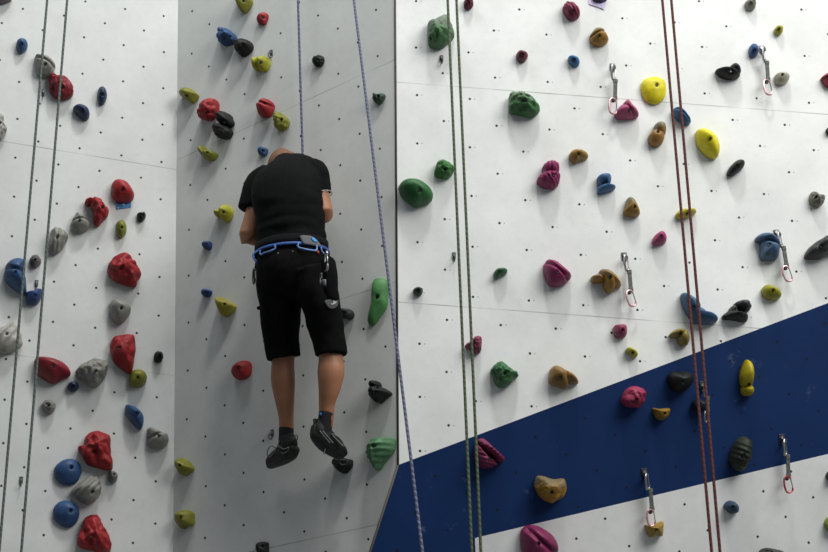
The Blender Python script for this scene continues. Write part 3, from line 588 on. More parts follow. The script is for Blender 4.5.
def carabiner_me(L, W, r, gate_gap=True):
    """pear outline standing in the x-y plane, spine on the left"""
    pts = [(-W*.42, -L*.30), (-W*.5, 0), (-W*.42, L*.34), (-W*.15, L*.5), (W*.25, L*.46), (W*.42, L*.30)]
    low = [(W*.5, -L*.24), (W*.40, -L*.42), (W*.05, -L*.5), (-W*.30, -L*.44)]
    loop = [V3((x, y, 0)) for x, y in low+pts]
    body = tube(spline(loop, 6), r, 8)
    gate = tube([V3((W*.42, L*.29, 0)), V3((W*.5, -L*.23, 0))], r*.55, 6)
    return body, gate
TC = carabiner_me(.078, .042, .0052); TC[0].materials.append(STEEL); TC[1].materials.append(STEEL)
BC1 = carabiner_me(.084, .046, .0050)
def quickdraw(pl, top, bot, label, clipmat, tilt=0.0, swing=0.0):
    T = V3(pl.loc(pl.hit(*top, .035))); Bt = V3(pl.loc(pl.hit(*bot, .055)))
    d = V3((Bt.x-T.x, Bt.y-T.y, 0)); L = d.length; ang = math.atan2(d.x, -d.y)
    q = empty('quickdraw', None, mw=pl.M @ Matrix.Translation((T.x, T.y, 0)) @ Matrix.Rotation(ang, 4, 'Z'))
    tag(q, label, 'quickdraw', 'quickdraws hanging on the right wall')
    k = L/.262                                                   # overall length about 26 cm
    def child(name, me, loc, rz=0., ry=0., mat=None, lab=None, sc=1.0):
        o = bpy.data.objects.new(name, me); COL.objects.link(o); o.parent = q; o.location = loc
        o.rotation_euler = (0, ry, rz); o.scale = (sc, sc, sc)
        if mat and not me.materials: me.materials.append(mat)
        if lab: o['label'] = lab
        return o
    hg = child('hanger', hp_, (0, 0, 0)); hb = bpy.data.objects.new('bolt', hb_); COL.objects.link(hb); hb.parent = hg
    tc = child('carabiner', TC[0], (0, -.040*k, .040), 0, .95, lab='silver upper carabiner', sc=k)
    g = bpy.data.objects.new('gate', TC[1]); COL.objects.link(g); g.parent = tc
    # flat sling with stitched ends
    y0, y1 = -.076*k, -.178*k
    sl = join([boxme((0, (y0+y1)/2, .042), (.020, (y0-y1), .007), .3)]+[boxme((0, y, .042), (.023, .022, .010), .3) for y in (y0-.008, y1+.008)])
    child('sling', sl, (0, 0, 0), 0, .25, TAPE)
    kp = boxme((0, 0, 0), (.017, .022, .013), .35)
    child('rubber_keeper', kp, (0, y1-.006*k, .044), swing, 0, BLACKRUB)
    bm = BC1[0].copy(); bm.materials.append(clipmat); gm = BC1[1]
    if not gm.materials: gm.materials.append(STEEL)
    bc = child('carabiner', bm, (math.sin(swing)*.04, -.214*k, .046), swing, tilt, lab='lower carabiner', sc=.92*k)
    g = bpy.data.objects.new('gate', gm); COL.objects.link(g); g.parent = bc
quickdraw(PR, (613.6, 65), (613, 115), 'quickdraw whose lower clip touches the pink wedge hold', PINKAL, .35)
quickdraw(PR, (625.5, 255), (631, 308), 'quickdraw hanging right of the two pronged ochre hold', PINKAL, .35, .15)
quickdraw(PR, (763.5, 47), (768, 96), 'quickdraw at the top right beside the small blue oval hold', PINKAL, .35, .1)
quickdraw(PR, (778.5, 232), (788.5, 283), 'quickdraw hanging beside the steel blue mushroom shaped hold', PINKAL, .2, .1)
quickdraw(PB, (646.3, 473.5), (652.5, 528), 'quickdraw on the blue band whose lower clip hangs over the ochre block', PINKAL, .2)
quickdraw(PB, (784.3, 439), (788.5, 495), 'quickdraw on the lower edge of the blue band right of the upright blackish hold', REDAL, .2, .12)
quickdraw(PB, (704.5, 386), (706.5, 424), 'quickdraw hidden behind the red ropes on the blue band', STEEL, .9)

# ------------------------------------------------------------------ ropes
def at_y(px, py, y):
    d = ray(px, py); return CAM+d*((y-CAM.y)/d.y)
def rope(p0, p1, mat, label, group, r=.0056, y0=5.55, y1=None, z1=ZF):
    a, b = at_y(*p0, y0), at_y(*p1, y1 if y1 else y0)
    t = at_z(a, b, 7.3); e = at_z(a, b, z1)
    n = 60; pts = [t.lerp(e, i/n) for i in range(n+1)]
    o = obj('climbing_rope', tube(pts, r, 8, uvm=True), mat); tag(o, label, 'rope', group); return o
RG = rope_mat('grey_green_rope', (.060, .078, .066), (.10, .125, .105), .5)
RM = rope_mat('olive_green_rope', (.045, .065, .032), (.095, .13, .07), .55)
RR = rope_mat('red_flecked_rope', (.12, .022, .015), (.050, .014, .012), .5)
RP = rope_mat('violet_blue_rope', (.060, .066, .125), (.17, .18, .25), .68)
rope((47.2, 0), (2, 520), RG, 'grey green rope, leftmost rope in the picture', 'ropes hanging before the left panel')
rope((67.2, 0), (21.3, 552), RG, 'grey green rope second from the left, crossing the dark red leaf hold', 'ropes hanging before the left panel')
rope((447.7, 0), (471.8, 552), RM, 'left strand of the two green ropes hanging at mid picture', 'green ropes in the middle', r=.006)
rope((456.5, 0), (480.9, 552), RM, 'right strand of the two green ropes hanging at mid picture', 'green ropes in the middle', r=.006)
rope((662.3, 0), (711.7, 552), RR, 'left strand of the two red ropes at the right', 'red ropes at the right', r=.0062)
rope((671.3, 0), (720, 552), RR, 'right strand of the two red ropes at the right', 'red ropes at the right', r=.0062)
rope((353.9, 0), (422.5, 552), RP, 'slack violet blue rope slanting down right of the climber to the belayer', 'ropes of the climber', r=.0058, y0=5.6, y1=4.9)

# ------------------------------------------------------------------ the climber
FWD = V3((.22, .975, 0)).normalized()            # the way the climber faces: into the wall
LAT = V3((FWD.y, -FWD.x, 0)).normalized()         # to the climber's right
UPV = V3((0, 0, 1))
def PT(px, py, off): return PM.hit(px, py, off)
def loftv(chain, seg=22, cap=True, latv=None, ck=.7):
    """chain of (centre, lateral radius, depth radius)"""
    vs, fs = [], []; n = len(chain)
    C = [V3(c[0]) for c in chain]
    for i in range(n):
        t = (C[min(i+1, n-1)]-C[max(i-1, 0)]).normalized()
        lv = latv or LAT
        if abs(t.dot(lv)) > .9: lv = UPV
        a = (lv-t*lv.dot(t)).normalized(); b = t.cross(a).normalized()
        for k in range(seg):
            th = 2*math.pi*k/seg; vs.append(C[i]+a*math.cos(th)*chain[i][1]+b*math.sin(th)*chain[i][2])
    for i in range(n-1):
        for k in range(seg):
            fs.append([i*seg+k, i*seg+(k+1) % seg, (i+1)*seg+(k+1) % seg, (i+1)*seg+k])
    if cap:                                       # rounded caps
        for e, nx, rev in ((0, 1, True), (n-1, n-2, False)):
            t = (C[e]-C[nx]).normalized(); base = e*seg; r = min(chain[e][1], chain[e][2])
            prev = [base+k for k in range(seg)]
            for s in (.35, .7, .93):
                b0 = len(vs)
                for k in range(seg):
                    p = C[e]+(vs[base+k]-C[e])*math.sqrt(1-s*s)+t*r*s*ck; vs.append(p)
                cur = [b0+k for k in range(seg)]
                for k in range(seg): fs.append([prev[k], prev[(k+1) % seg], cur[(k+1) % seg], cur[k]])
                prev = cur
            vs.append(C[e]+t*r*ck*1.03); q = len(vs)-1
            for k in range(seg): fs.append([prev[k], prev[(k+1) % seg], q])
    else:
        fs.append(list(range(seg))); fs.append([(n-1)*seg+k for k in range(seg)])
    return fix_normals(me_from(vs, fs))
def dense(chain, n=4):
    c = spline([x[0] for x in chain], n); a = spline([V3((x[1], x[2], 0)) for x in chain], n)
    return [(p, max(.004, q.x), max(.004, q.y)) for p, q in zip(c, a)]
def ell(c, rx, ry, rz, rot=None):
    b = bmesh.new(); bmesh.ops.create_uvsphere(b, u_segments=24, v_segments=16, radius=1)
    R = Matrix((LAT, FWD, UPV)).transposed().to_4x4()
    if rot: R = R @ rot
    bmesh.ops.transform(b, matrix=Matrix.Translation(c) @ R @ Matrix.Diagonal((rx, ry, rz, 1)), verts=b.verts)
    m = bpy.data.meshes.new('e'); b.to_mesh(m); b.free(); return m
def remesh(parts, vox, smooth=4, disp=None):
    me = join(parts); o = bpy.data.objects.new('tmp', me); COL.objects.link(o)
    md = o.modifiers.new('r', 'REMESH'); md.mode = 'VOXEL'; md.voxel_size = vox
    ms = o.modifiers.new('s', 'SMOOTH'); ms.iterations = smooth; ms.factor = .5
    bpy.context.view_layer.update()
    out = bpy.data.meshes.new_from_object(o.evaluated_get(bpy.context.evaluated_depsgraph_get()))
    bpy.data.objects.remove(o)
    if disp:
        for v in out.vertices:
            v.co = v.co+v.normal*disp(v.co)
    return out

SKIN = simple('skin', (.31, .135, .068), .55, bump=.15, bscale=250, var=.14, vscale=9)
HAIR = simple('short_brown_hair', (.15, .068, .032), .8, bump=.8, bscale=500, var=.4, vscale=150)
SHIRT = simple('black_jersey', (.0035, .0037, .004), .9, bump=.25, bscale=700, var=.15, spec=.12)
SHORT = simple('black_canvas', (.0025, .0025, .003), .9, bump=.3, bscale=500, var=.3, spec=.1)
SOCK = simple('black_sock_knit', (.008, .008, .010), .95, bump=.6, bscale=600)
SHOE = simple('black_shoe_leather', (.008, .009, .009), .6, var=.5, vscale=40, spec=.3)
SOLE = simple('shoe_rubber', (.014, .015, .015), .55, spec=.3)
LACE = simple('grey_lace', (.16, .17, .16), .8)
BLUEW = simple('blue_webbing', (.010, .058, .24), .6, var=.2)
LBLUE = simple('pale_blue_webbing', (.12, .24, .52), .6, var=.2)
BELTM = simple('harness_padding', (.004, .004, .005), .9, spec=.12)
GREYP = simple('harness_grey_panel', (.10, .105, .11), .8)
CYAN = simple('harness_blue_panel', (.02, .25, .60), .6)
PATCH = simple('grey_patch', (.07, .075, .08), .8)
WPR = simple('white_logo_print', (.55, .57, .58), .7)
REDT = simple('red_tab', (.35, .03, .01), .7)

person = empty('person', PT(291, 250, .33)); person['label'] = 'climber seen from behind in black T-shirt and shorts, blue harness and black climbing shoes'
person['category'] = 'person'
PI_ = person.matrix_basis.inverted()
def pobj(name, me, mat, parent=None, lab=None, smooth=True):
    p = parent or person
    me.transform(PI_)                               # every piece is kept in the person's own frame
    o = obj(name, me, mat, smooth=smooth); o.parent = p
    if lab: o['label'] = lab
    return o
HC = PT(284.5, 169.5, .16)
# --- the body, one continuous surface
parts = []
parts.append(loftv(dense([(PT(291, 262, .31), .155, .115), (PT(291, 244, .31), .150, .110), (PT(291, 228, .315), .140, .105), (PT(290, 208, .32), .150, .112),
    (PT(288.5, 192, .31), .155, .108), (PT(289, 180, .28), .145, .090), (PT(288, 173, .25), .095, .07), (PT(286, 169, .21), .058, .058)])))
parts.append(loftv([(PT(287, 169, .23), .054, .054), (PT(286, 168, .20), .052, .054), (HC-UPV*.03, .06, .07)]))
parts.append(ell(HC, .076, .097, .100)); parts.append(ell(HC+FWD*.035-UPV*.055, .056, .058, .062))          # skull and jaw
parts.append(ell(HC+FWD*.093-UPV*.012, .014, .02, .026)); parts.append(ell(HC+FWD*.104-UPV*.024, .016, .013, .012))   # nose
parts.append(ell(HC+FWD*.088-UPV*.056, .024, .010, .006)); parts.append(ell(HC+FWD*.086-UPV*.066, .020, .010, .006))  # lips
for s in (-1, 1):
    parts.append(ell(HC+LAT*s*.077-UPV*.012-FWD*.004, .008, .018, .030))                                      # ears
    parts.append(ell(HC+LAT*s*.030+FWD*.082+UPV*.014, .022, .014, .010))                                      # brows
def arm(sh, el, wr, s):
    d = (wr-el)
    return [loftv(dense([(sh, .042, .042), (sh.lerp(el, .35), .044, .046), (sh.lerp(el, .75), .047, .048), (el, .046, .047), (el.lerp(wr, .25), .042, .042), (el.lerp(wr, .65), .031, .030), (wr, .023, .028)], 3), 18)]
# hands closed on the tight rope in front of the chest
YR = PT(303, 210, .115).y
def ropept(z):
    a, b = at_y(298, 0, YR-.12), at_y(302.6, 152, YR-.01); return at_z(a, b, z)
zh = PT(303, 208, .115).z
hands = []
def hand(wr, z, s):
    """palm beside the rope, four fingers wrapped round it and a thumb closing from the other side"""
    c = ropept(z); side = LAT*s; pal = c+side*.034-FWD*.012
    ms = [loftv(dense([(wr, .024, .027), (wr.lerp(pal, .5), .027, .024), (pal+UPV*.0, .040, .017)], 3), 16, latv=UPV)]
    for i, (dz, ln) in enumerate(((.030, .95), (.010, 1.0), (-.011, .96), (-.031, .80))):
        b0 = pal+UPV*dz+side*.004; 
        a = [b0, c+UPV*dz+side*.026+FWD*.022*ln, c+UPV*dz+side*.004+FWD*.030*ln, c+UPV*dz-side*.018*ln+FWD*.020, c+UPV*dz-side*.021*ln-FWD*.002]
        r = .0092 if i < 3 else .0080
        ms.append(loftv([(p, r*q, r*q) for p, q in zip(spline(a, 3), [1.1]*4+[1.0]*4+[.95]*3+[.86]*2)], 10, latv=UPV))
    a = [pal-FWD*.004+UPV*.022, c+side*.018-FWD*.026+UPV*.036, c-side*.006-FWD*.024+UPV*.044, c-side*.022-FWD*.012+UPV*.047]
    ms.append(loftv([(p, q, q) for p, q in zip(spline(a, 3), [.013, .0125, .012, .0115, .011, .0108, .0105, .010, .0098, .0092])], 10, latv=UPV))
    return ms
SHL, ELL_ = PT(262, 184, .275), PT(248.5, 238, .335)
SHR, ELR = PT(316, 175, .255), PT(323.5, 214, .25)
wl_, wr_ = ropept(zh+.00)-LAT*.075-FWD*.055-UPV*.02, ropept(zh+.12)+LAT*.070-FWD*.055-UPV*.02
parts += arm(SHL, ELL_, wl_, -1); parts += arm(SHR, ELR, wr_, 1)
parts += hand(wl_, zh, -1); parts += hand(wr_, zh+.12, 1)
LEGL = [(PT(277, 268, .31), .080, .085), (PT(279.5, 300, .30), .072, .078), (PT(282, 330, .26), .068, .070), (PT(284, 348, .23), .056, .060), (PT(283, 362, .22), .053, .057), (PT(283, 380, .22), .056, .060),
        (PT(284.5, 398, .20), .047, .050), (PT(286, 415, .175), .036, .040), (PT(286.5, 430, .16), .034, .038), (PT(286, 440, .15), .034, .042)]
LEGR = [(PT(311, 268, .31), .080, .085), (PT(319.5, 298, .31), .070, .078), (PT(326, 325, .28), .062, .066), (PT(330, 345, .26), .058, .062), (PT(331, 358, .26), .056, .060), (PT(331, 372, .265), .062, .062),
        (PT(329.5, 388, .26), .051, .052), (PT(327, 403, .25), .038, .040), (PT(326.5, 416, .24), .034, .037), (PT(325, 428, .23), .034, .042)]
parts.append(loftv(dense(LEGL))); parts.append(loftv(dense(LEGR)))
footL = [(PT(291, 446, .17), .030, .034), (PT(284, 451, .14), .036, .030), (PT(276, 458, .10), .036, .022), (PT(270, 463, .07), .024, .014)]
footR = [(PT(320, 428, .25), .030, .034), (PT(326, 437, .20), .036, .030), (PT(335, 447, .15), .036, .022), (PT(343, 454, .115), .024, .014)]
parts.append(loftv(dense(footL))); parts.append(loftv(dense(footR)))
body = pobj('body', remesh(parts, .0048, 3), SKIN)
# eyes, hair
for s in (-1, 1): pobj('eye', ell(HC+LAT*s*.030+FWD*.084+UPV*.002, .012, .010, .008), simple('eye', (.5, .48, .45), .2))
hp2 = remesh([ell(HC-FWD*.006+UPV*.004, .080, .098, .102)], .006, 2)
b = bmesh.new(); b.from_mesh(hp2)
kill = [f for f in b.faces if (lambda q: q.dot(FWD) > .045 or q.z < -.055 or (q.z > .070 and q.dot(FWD) > -.06))(f.calc_center_median()-HC)]
bmesh.ops.delete(b, geom=kill, context='FACES'); b.to_mesh(hp2); b.free()
pobj('hair', hp2, HAIR, lab='close-cropped brown hair around a bare crown')

# --- shirt
def wr(co):
    q = co*1.0
    lowr = max(0, min(1, (PT(290, 195, .3).z-co.z)/.15))
    return noise.noise(V3((q.x*9, q.y*9, q.z*26)))*.006*(.3+lowr)+noise.noise(q*6)*.006
sh = [loftv(dense([(PT(292, 243, .315), .166, .126), (PT(291, 234, .32), .163, .126), (PT(290.5, 222, .325), .166, .126), (PT(289, 206, .33), .168, .130), (PT(287.5, 192, .32), .178, .130), (PT(289, 182, .295), .174, .118),
      (PT(290.5, 172.5, .265), .150, .092), (PT(290, 166.5, .235), .108, .066)]), 26)]
sh.append(loftv(dense([(PT(287, 171, .25), .085, .075), (PT(286, 165, .225), .068, .066)], 2), 20))
slL = [PT(271, 174, .27), PT(260, 184, .275), PT(254, 197, .295), PT(250, 210, .31)]
slR = [PT(306, 169.5, .26), PT(315.5, 171, .255), PT(320, 182, .25), PT(321.8, 193, .25)]
sh.append(loftv(dense([(p, q, q) for p, q in zip(slL, (.060, .070, .066, .062))], 4), 20, ck=.12))
sh.append(loftv(dense([(p, q, q) for p, q in zip(slR, (.054, .060, .054, .050))], 4), 20, ck=.12))
shirt = pobj('t_shirt', remesh(sh, .0065, 4, wr), SHIRT)
def ring(c, t, a, b_, r, seg=28, arc=(0, 1)):
    lv = (LAT-t*LAT.dot(t)).normalized(); bv = t.cross(lv)
    return [c+lv*a*math.cos(2*math.pi*(arc[0]+(arc[1]-arc[0])*k/seg))+bv*b_*math.sin(2*math.pi*(arc[0]+(arc[1]-arc[0])*k/seg)) for k in range(seg)]
tR = (ELR-SHR).normalized(); tL = (ELL_-SHL).normalized()
pobj('sleeve_piping', tube(ring(PT(321.8, 194.5, .25), tR, .0495, .0495, 0), .0022, 6, closed=True), simple('white_piping', (.38, .38, .38), .7), parent=shirt, lab='white piping on the right sleeve')
# --- shorts
def wr2(co): return noise.noise(V3((co.x*8, co.y*8, co.z*11)))*.010+noise.noise(co*22)*.003
so = [loftv(dense([(PT(291.5, 242, .315), .160, .122), (PT(292, 254, .32), .170, .135), (PT(292.5, 268, .325), .178, .145), (PT(293.5, 282, .32), .176, .135)]), 26),
      loftv(dense([(PT(277, 275, .32), .096, .125), (PT(279.5, 298, .31), .096, .110), (PT(281, 320, .28), .092, .095), (PT(282.5, 340, .25), .084, .085), (PT(284.5, 358, .235), .082, .082)]), 22, cap=False),
      loftv(dense([(PT(311, 275, .32), .096, .125), (PT(319, 298, .315), .092, .108), (PT(325, 320, .29), .086, .092), (PT(329.5, 338, .27), .076, .082), (PT(331, 355, .265), .072, .078)]), 22, cap=False)]
shorts = pobj('shorts', remesh(so, .0065, 4, wr2), SHORT)
pocket = remesh([loftv(dense([(PT(329, 262, .33), .030, .05), (PT(329.5, 275, .34), .036, .06), (PT(330, 290, .34), .036, .055), (PT(332, 298, .33), .034, .05)]), 18)], .006, 3)
pobj('cargo_pocket', pocket, SHORT, parent=shorts)
# grey patch with a small white three-pronged mark on the right thigh
PC = PT(331, 304, .40); 
e1 = (LAT*.9-FWD*.25).normalized(); e3 = (-(FWD)*.9+LAT*.35).normalized(); e2 = e3.cross(e1).normalized(); e1 = e2.cross(e3).normalized()
if e2.z < 0: e2 = -e2
def card(c, e1, e2, e3, pts, th=.004):
    n = len(pts); vs = [c+e1*x+e2*y+e3*th for x, y in pts]+[c+e1*x+e2*y-e3*.02 for x, y in pts]
    fs = [list(range(n)), list(range(2*n-1, n-1, -1))]+[[i, i+n, (i+1) % n+n, (i+1) % n] for i in range(n)]
    return fix_normals(me_from(vs, fs))
SD = BVHTree.FromPolygons([v.co+person.location for v in shorts.data.vertices], [p.vertices for p in shorts.data.polygons])
def onto(tree, px, py, lift=.002):
    h, n, i, d = tree.ray_cast(CAM, ray(px, py)); return (h, n) if h else (PT(px, py, .42), -FWD)
def surf_patch(tree, poly_px, lift, th, N=1):
    """cloth patch lying on a garment: polygon grid draped on it"""
    xs = [p[0] for p in poly_px]; ys = [p[1] for p in poly_px]
    c = (sum(xs)/len(xs), sum(ys)/len(ys)); rings = 4; sp = [(v.x, v.y) for v in spline([V3((x, y, 0)) for x, y in poly_px], 3, True)]
    vs = []; n = len(sp)
    for k in range(rings):
        f = 1-k/rings
        for x, y in sp:
            h, nn = onto(tree, c[0]+(x-c[0])*f, c[1]+(y-c[1])*f); vs.append(h-ray(x, y)*lift)
    h, nn = onto(tree, *c); vs.append(h-ray(*c)*lift)
    fs = [[k*n+i, k*n+(i+1) % n, (k+1)*n+(i+1) % n, (k+1)*n+i] for k in range(rings-1) for i in range(n)]+[[(rings-1)*n+i, (rings-1)*n+(i+1) % n, rings*n] for i in range(n)]
    m = len(vs); back = [v+ray(*c)*th for v in vs]
    fs += [[q+m for q in f][::-1] for f in fs]+[[i, i+m, (i+1) % n+m, (i+1) % n] for i in range(n)]
    return fix_normals(me_from(vs+back, fs))
def surf_line(tree, pts, r, lift):
    return tube(spline([onto(tree, x, y)[0]-ray(x, y)*lift for x, y in pts], 4), r, 6)
patch = pobj('logo_patch', surf_patch(SD, [(324.5, 301), (330, 299.5), (336.5, 297.5), (338.5, 301), (337, 306.5), (332, 309), (327.5, 307)], .006, .008), PATCH, parent=shorts, lab='grey patch with a small white mark on the right thigh')
lg = join([surf_line(SD, q, .0024, .009) for q in ([(331, 304.2), (333.5, 304), (336, 302.2)], [(333.4, 303.5), (333.2, 300.8)], [(334.6, 303), (334.6, 301)], [(335.9, 302.5), (336, 301)])])
SD2 = None
lm = pobj('printed_mark', lg, WPR, parent=shorts, lab='small white mark on the grey thigh patch')
pobj('side_tab', ell(PT(258.8, 308, .30), .010, .010, .009), SHORT, parent=shorts)

# --- harness
WC = PT(291.5, 250, .318)
def waist(th, dz=0., e=0.): return WC+LAT*math.cos(th)*(.174+e)-FWD*math.sin(th)*(.138+e)+UPV*(dz-.0)
def band(z0, z1, e, th=.008, n=64, a0=0, a1=2*math.pi):
    vs, fs = [], []; closed = abs(a1-a0-2*math.pi) < 1e-6; m = n if closed else n+1
    for k in range(m):
        t = a0+(a1-a0)*k/n
        for z, ee in ((z0, e), (z1, e), (z1, e+th), (z0, e+th)): vs.append(waist(t, z, ee))
    for k in range(n if closed else n):
        a = k*4; b = ((k+1) % m)*4
        for i in range(4): fs.append([a+i, a+(i+1) % 4, b+(i+1) % 4, b+i])
    if not closed: fs.append([0, 1, 2, 3]); fs.append([n*4+3, n*4+2, n*4+1, n*4])
    return fix_normals(me_from(vs, fs))
har = pobj('harness', band(-.028, .026, -.008, .010), BELTM, lab='black padded climbing harness with blue webbing')
pobj('waist_webbing', band(-.033, -.019, .005, .003), BLUEW, parent=har, lab='bright blue webbing along the belt')
_v, _f = [], []
for g_ in (har, shirt, shorts):
    b0 = len(_v); _v += [v.co+person.location for v in g_.data.vertices]; _f += [[q+b0 for q in p.vertices] for p in g_.data.polygons]
BT = BVHTree.FromPolygons(_v, _f)
pobj('back_panel', surf_patch(BT, [(300, 235.8), (306, 235.4), (312, 236.5), (317, 240), (321, 246), (318, 246.5), (312, 245.5), (304, 244), (301, 240)], .010, .008), GREYP, parent=har, lab='grey padded panel on the belt')
pobj('blue_panel', surf_patch(BT, [(311.5, 237), (315, 238.5), (317.5, 241.5), (315.5, 241.8), (312.5, 240)], .014, .006), CYAN, parent=har, lab='bright blue piece of the belt')
def bl(x, y, lift=.014):
    h, n, i, d = BT.ray_cast(CAM, ray(x, y))
    if h is None: h = CAM+ray(x, y)*((WC-FWD*.10-CAM).dot(FWD)/ray(x, y).dot(FWD))
    return h-ray(x, y)*lift
def loopm(pts, r=.0042): return tube(spline([bl(*p) for p in pts], 5), r, 8)
for pts, mt, lab in (([(274.5, 244.5), (275, 248.5), (270, 251), (264, 253), (260.5, 254.5), (260, 250)], LBLUE, 'pale blue rear gear loop'),
                ([(298.5, 242.5), (298.3, 247), (303, 248.6), (310, 250), (316.3, 250.3), (316.8, 245.5)], LBLUE, 'pale blue rear gear loop'),
                ([(321, 247), (322, 251.5), (325, 254), (326.5, 251)], LBLUE, 'pale blue side gear loop'),
                ([(258, 251), (253.5, 254), (253.6, 258), (256, 261), (257.5, 264)], BLUEW, 'blue side gear loop')):
    pobj('gear_loop', loopm(pts), mt, parent=har, lab=lab)
pobj('red_tab', ell(bl(318, 252.3, .012), .006, .006, .008), REDT, parent=har, lab='small red tab')
for (x, y) in ((278, 253.5), (292.5, 251.6)): pobj('rivet', ell(bl(x, y, .02), .005, .005, .005), DSTEEL, parent=har)
def clipm(c, L, W, r, axis=UPV):
    b1, g1 = carabiner_me(L, W, r)
    R = Matrix((LAT*.5-FWD*.87, axis, LAT*.87+FWD*.5)).transposed().to_4x4(); M_ = Matrix.Translation(c) @ R
    m = join([b1, g1]); m.transform(M_); return m
pobj('carabiner', clipm(PT(326.3, 261.5, .40), .095, .05, .0055), STEEL, parent=har, lab='silver carabiner on the right side')
pobj('carabiner', clipm(PT(254, 276, .33), .075, .042, .0055), DSTEEL, parent=har, lab='dark metal carabiner on the left side')
pobj('sling_strap', tube(spline([PT(256, 262, .33), PT(255.5, 267, .33), PT(254.4, 272, .33)], 4), .0045, 6), BELTM, parent=har)
bd = join([clipm(PT(321, 279, .45), .05, .034, .0045), boxme(PT(324.5, 283, .44), (.016, .022, .03), .2)])
pobj('belay_device', bd, DSTEEL, parent=har, lab='dark metal belay device hanging on the right')
for s, Lg in ((-1, LEGL), (1, LEGR)):
    pass
# front tie-in loop
TI = ropept(WC.z+.03)
pobj('belay_loop', tube([TI+LAT*.02*math.cos(t)*.4+UPV*(.035*math.sin(t)-.03) +FWD*.0 for t in [k*math.pi/8 for k in range(16)]], .006, 8, closed=True), BLUEW, parent=har)
# --- socks and shoes
for nm, Lg, a, b_, pxs in (('left', LEGL, PT(286.3, 428.5, .163), PT(286.2, 443, .152), 0), ('right', LEGR, PT(326.6, 412.5, .243), PT(324, 430, .235), 0)):
    c0 = dense([(a, .0345, .040), (a.lerp(b_, .5), .0345, .041), (b_, .036, .043)], 3)
    pobj('sock', loftv(c0, 20), SOCK)
pobj('sock_label', surf_line(BVHTree.FromPolygons([(0, 0, 0), (0, 0, .01), (0, .01, 0)], [(0, 1, 2)]), [(0, 0), (0, 1)], .001, 0) if 0 else ell(PT(320.6, 414.2, .285), .006, .006, .008), BLUEW, lab='small blue tab on the right sock')
def shoe(ch, solech, loops, tabp, lab):
    ch = [(p, q*.87, s*.87) for p, q, s in ch]; solech = [(p, q*.88, s*.88) for p, q, s in solech]
    top = remesh([loftv(dense(ch, 4), 22)], .0045, 3, lambda co: noise.noise(co*30)*.002)
    s = pobj('climbing_shoe', top, SHOE, lab=lab)
    pobj('sole', remesh([loftv(dense(solech, 4), 20)], .0045, 3), SOLE, parent=s)
    for q in loops: pobj('lace', tube(spline(q, 6), .0028, 6), LACE, parent=s)
    pobj('pull_loop', tube(spline(tabp, 5), .0045, 6), SHOE, parent=s)
    return s
shoe([(PT(286.5, 436.5, .155), .042, .046), (PT(289, 444, .16), .046, .052), (PT(287.5, 450.5, .15), .050, .048), (PT(280.5, 455.5, .12), .049, .040), (PT(274, 460, .09), .043, .032), (PT(270.5, 464, .065), .030, .022)],
     [(PT(294.5, 449, .175), .030, .026), (PT(290, 456, .15), .036, .020), (PT(281, 461.5, .11), .040, .018), (PT(274, 464.5, .08), .036, .016), (PT(270, 466.5, .06), .024, .014)],
     [[PT(277, 449, .17), PT(272, 446, .20), PT(268.2, 449, .20), PT(267.2, 455, .18), PT(270, 457, .15), PT(276, 449.5, .17), PT(279.5, 441, .19)],
      [PT(292, 441, .19), PT(296, 435, .20), PT(297.6, 438, .19), PT(295, 443, .17), PT(292, 446, .18)], [PT(280, 447, .2), PT(284, 449, .2), PT(289, 447, .21)], [PT(278, 451, .18), PT(283, 453, .19), PT(288, 451, .2)]],
     [PT(293, 440, .20), PT(296, 441, .22), PT(295.5, 446, .215)], 'black left climbing shoe with loose grey laces, toe pointing down left')
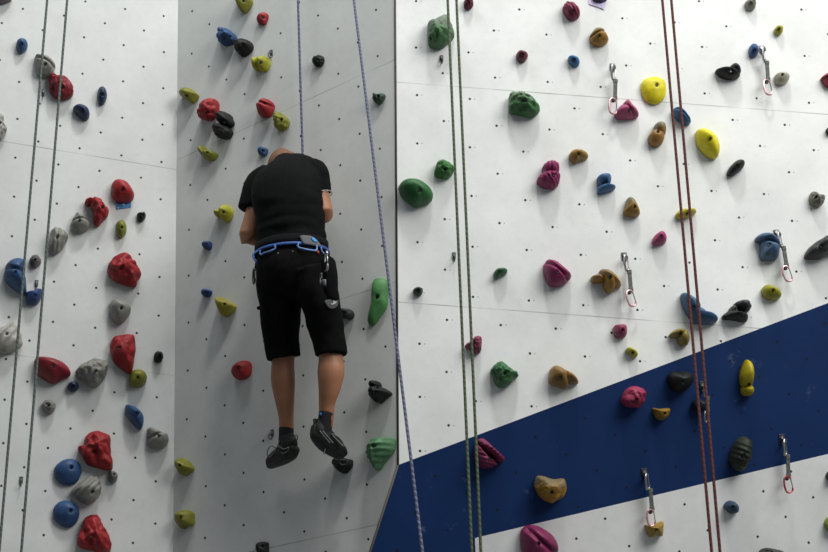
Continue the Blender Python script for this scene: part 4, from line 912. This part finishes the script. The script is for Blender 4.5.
shoe([(PT(322, 424, .245), .042, .044), (PT(320.5, 432, .245), .050, .054), (PT(326.5, 439, .21), .054, .050), (PT(334, 446, .165), .050, .040), (PT(340, 451.5, .13), .042, .030), (PT(343, 454.5, .11), .030, .020)],
     [(PT(316, 427, .27), .028, .024), (PT(317, 436, .27), .038, .024), (PT(324, 445, .225), .042, .022), (PT(331, 450.5, .18), .040, .020), (PT(338.5, 455, .135), .036, .016), (PT(342, 457, .115), .024, .012)],
     [[PT(332, 434, .24), PT(337, 436, .24), PT(342, 441, .21), PT(344, 446.5, .19), PT(341, 444, .19), PT(336, 439, .215), PT(331.5, 434.5, .24)],
      [PT(325.5, 449, .24), PT(324.2, 452, .24), PT(323.8, 454.5, .24)], [PT(320, 431, .31), PT(325, 437, .28), PT(330, 443, .25)], [PT(323, 431, .30), PT(328, 437, .27), PT(333, 443, .235)]],
     [PT(317, 420, .27), PT(314, 419.5, .28), PT(314.6, 424, .28)], 'black right climbing shoe with loose grey laces, toe on the black foothold')

# tight rope from above down to the tie-in, in front of the chest
n = 70; tp = ropept(7.3)
o = obj('climbing_rope', tube([tp.lerp(TI, i/n) for i in range(n+1)], .0058, 8, uvm=True), RP)
tag(o, 'tight violet blue rope running straight up from the climber', 'rope', 'ropes of the climber')

# ------------------------------------------------------------------ light
def area(name, loc, target, size, power, col=(1, 1, 1)):
    ld = bpy.data.lights.new(name, 'AREA'); ld.shape = 'RECTANGLE'; ld.size, ld.size_y = size; ld.energy = power; ld.color = col
    o = bpy.data.objects.new(name, ld); COL.objects.link(o); o.location = loc
    o.rotation_euler = (V3(target)-V3(loc)).to_track_quat('-Z', 'Y').to_euler(); return o
area('hall_lamp', (1.0, 1.8, 12.2), (-.4, 6.3, 4.2), (1.1, .9), 440, (1, .99, .96))
area('hall_lamp', (3.6, 2.2, 9.2), (2.0, 6.3, 4.0), (4.0, 2.4), 165, (1, .99, .96))
area('hall_lamp', (5.6, .8, 7.6), (2.5, 6.3, 4.0), (4.5, 3.5), 500, (1, .985, .96))
area('hall_lamp', (-1.5, 4.2, 8.2), (-1.8, 6.3, 4.0), (2.0, .9), 68, (.97, 1, 1))
W = bpy.data.worlds.new('hall'); SC.world = W; W.use_nodes = True
W.node_tree.nodes['Background'].inputs[0].default_value = (.80, .90, 1.0, 1); W.node_tree.nodes['Background'].inputs[1].default_value = .14
vs_ = SC.view_settings; vs_.view_transform = 'Standard'; vs_.look = 'None'; vs_.gamma = 1; vs_.exposure = 0; vs_.use_curve_mapping = False
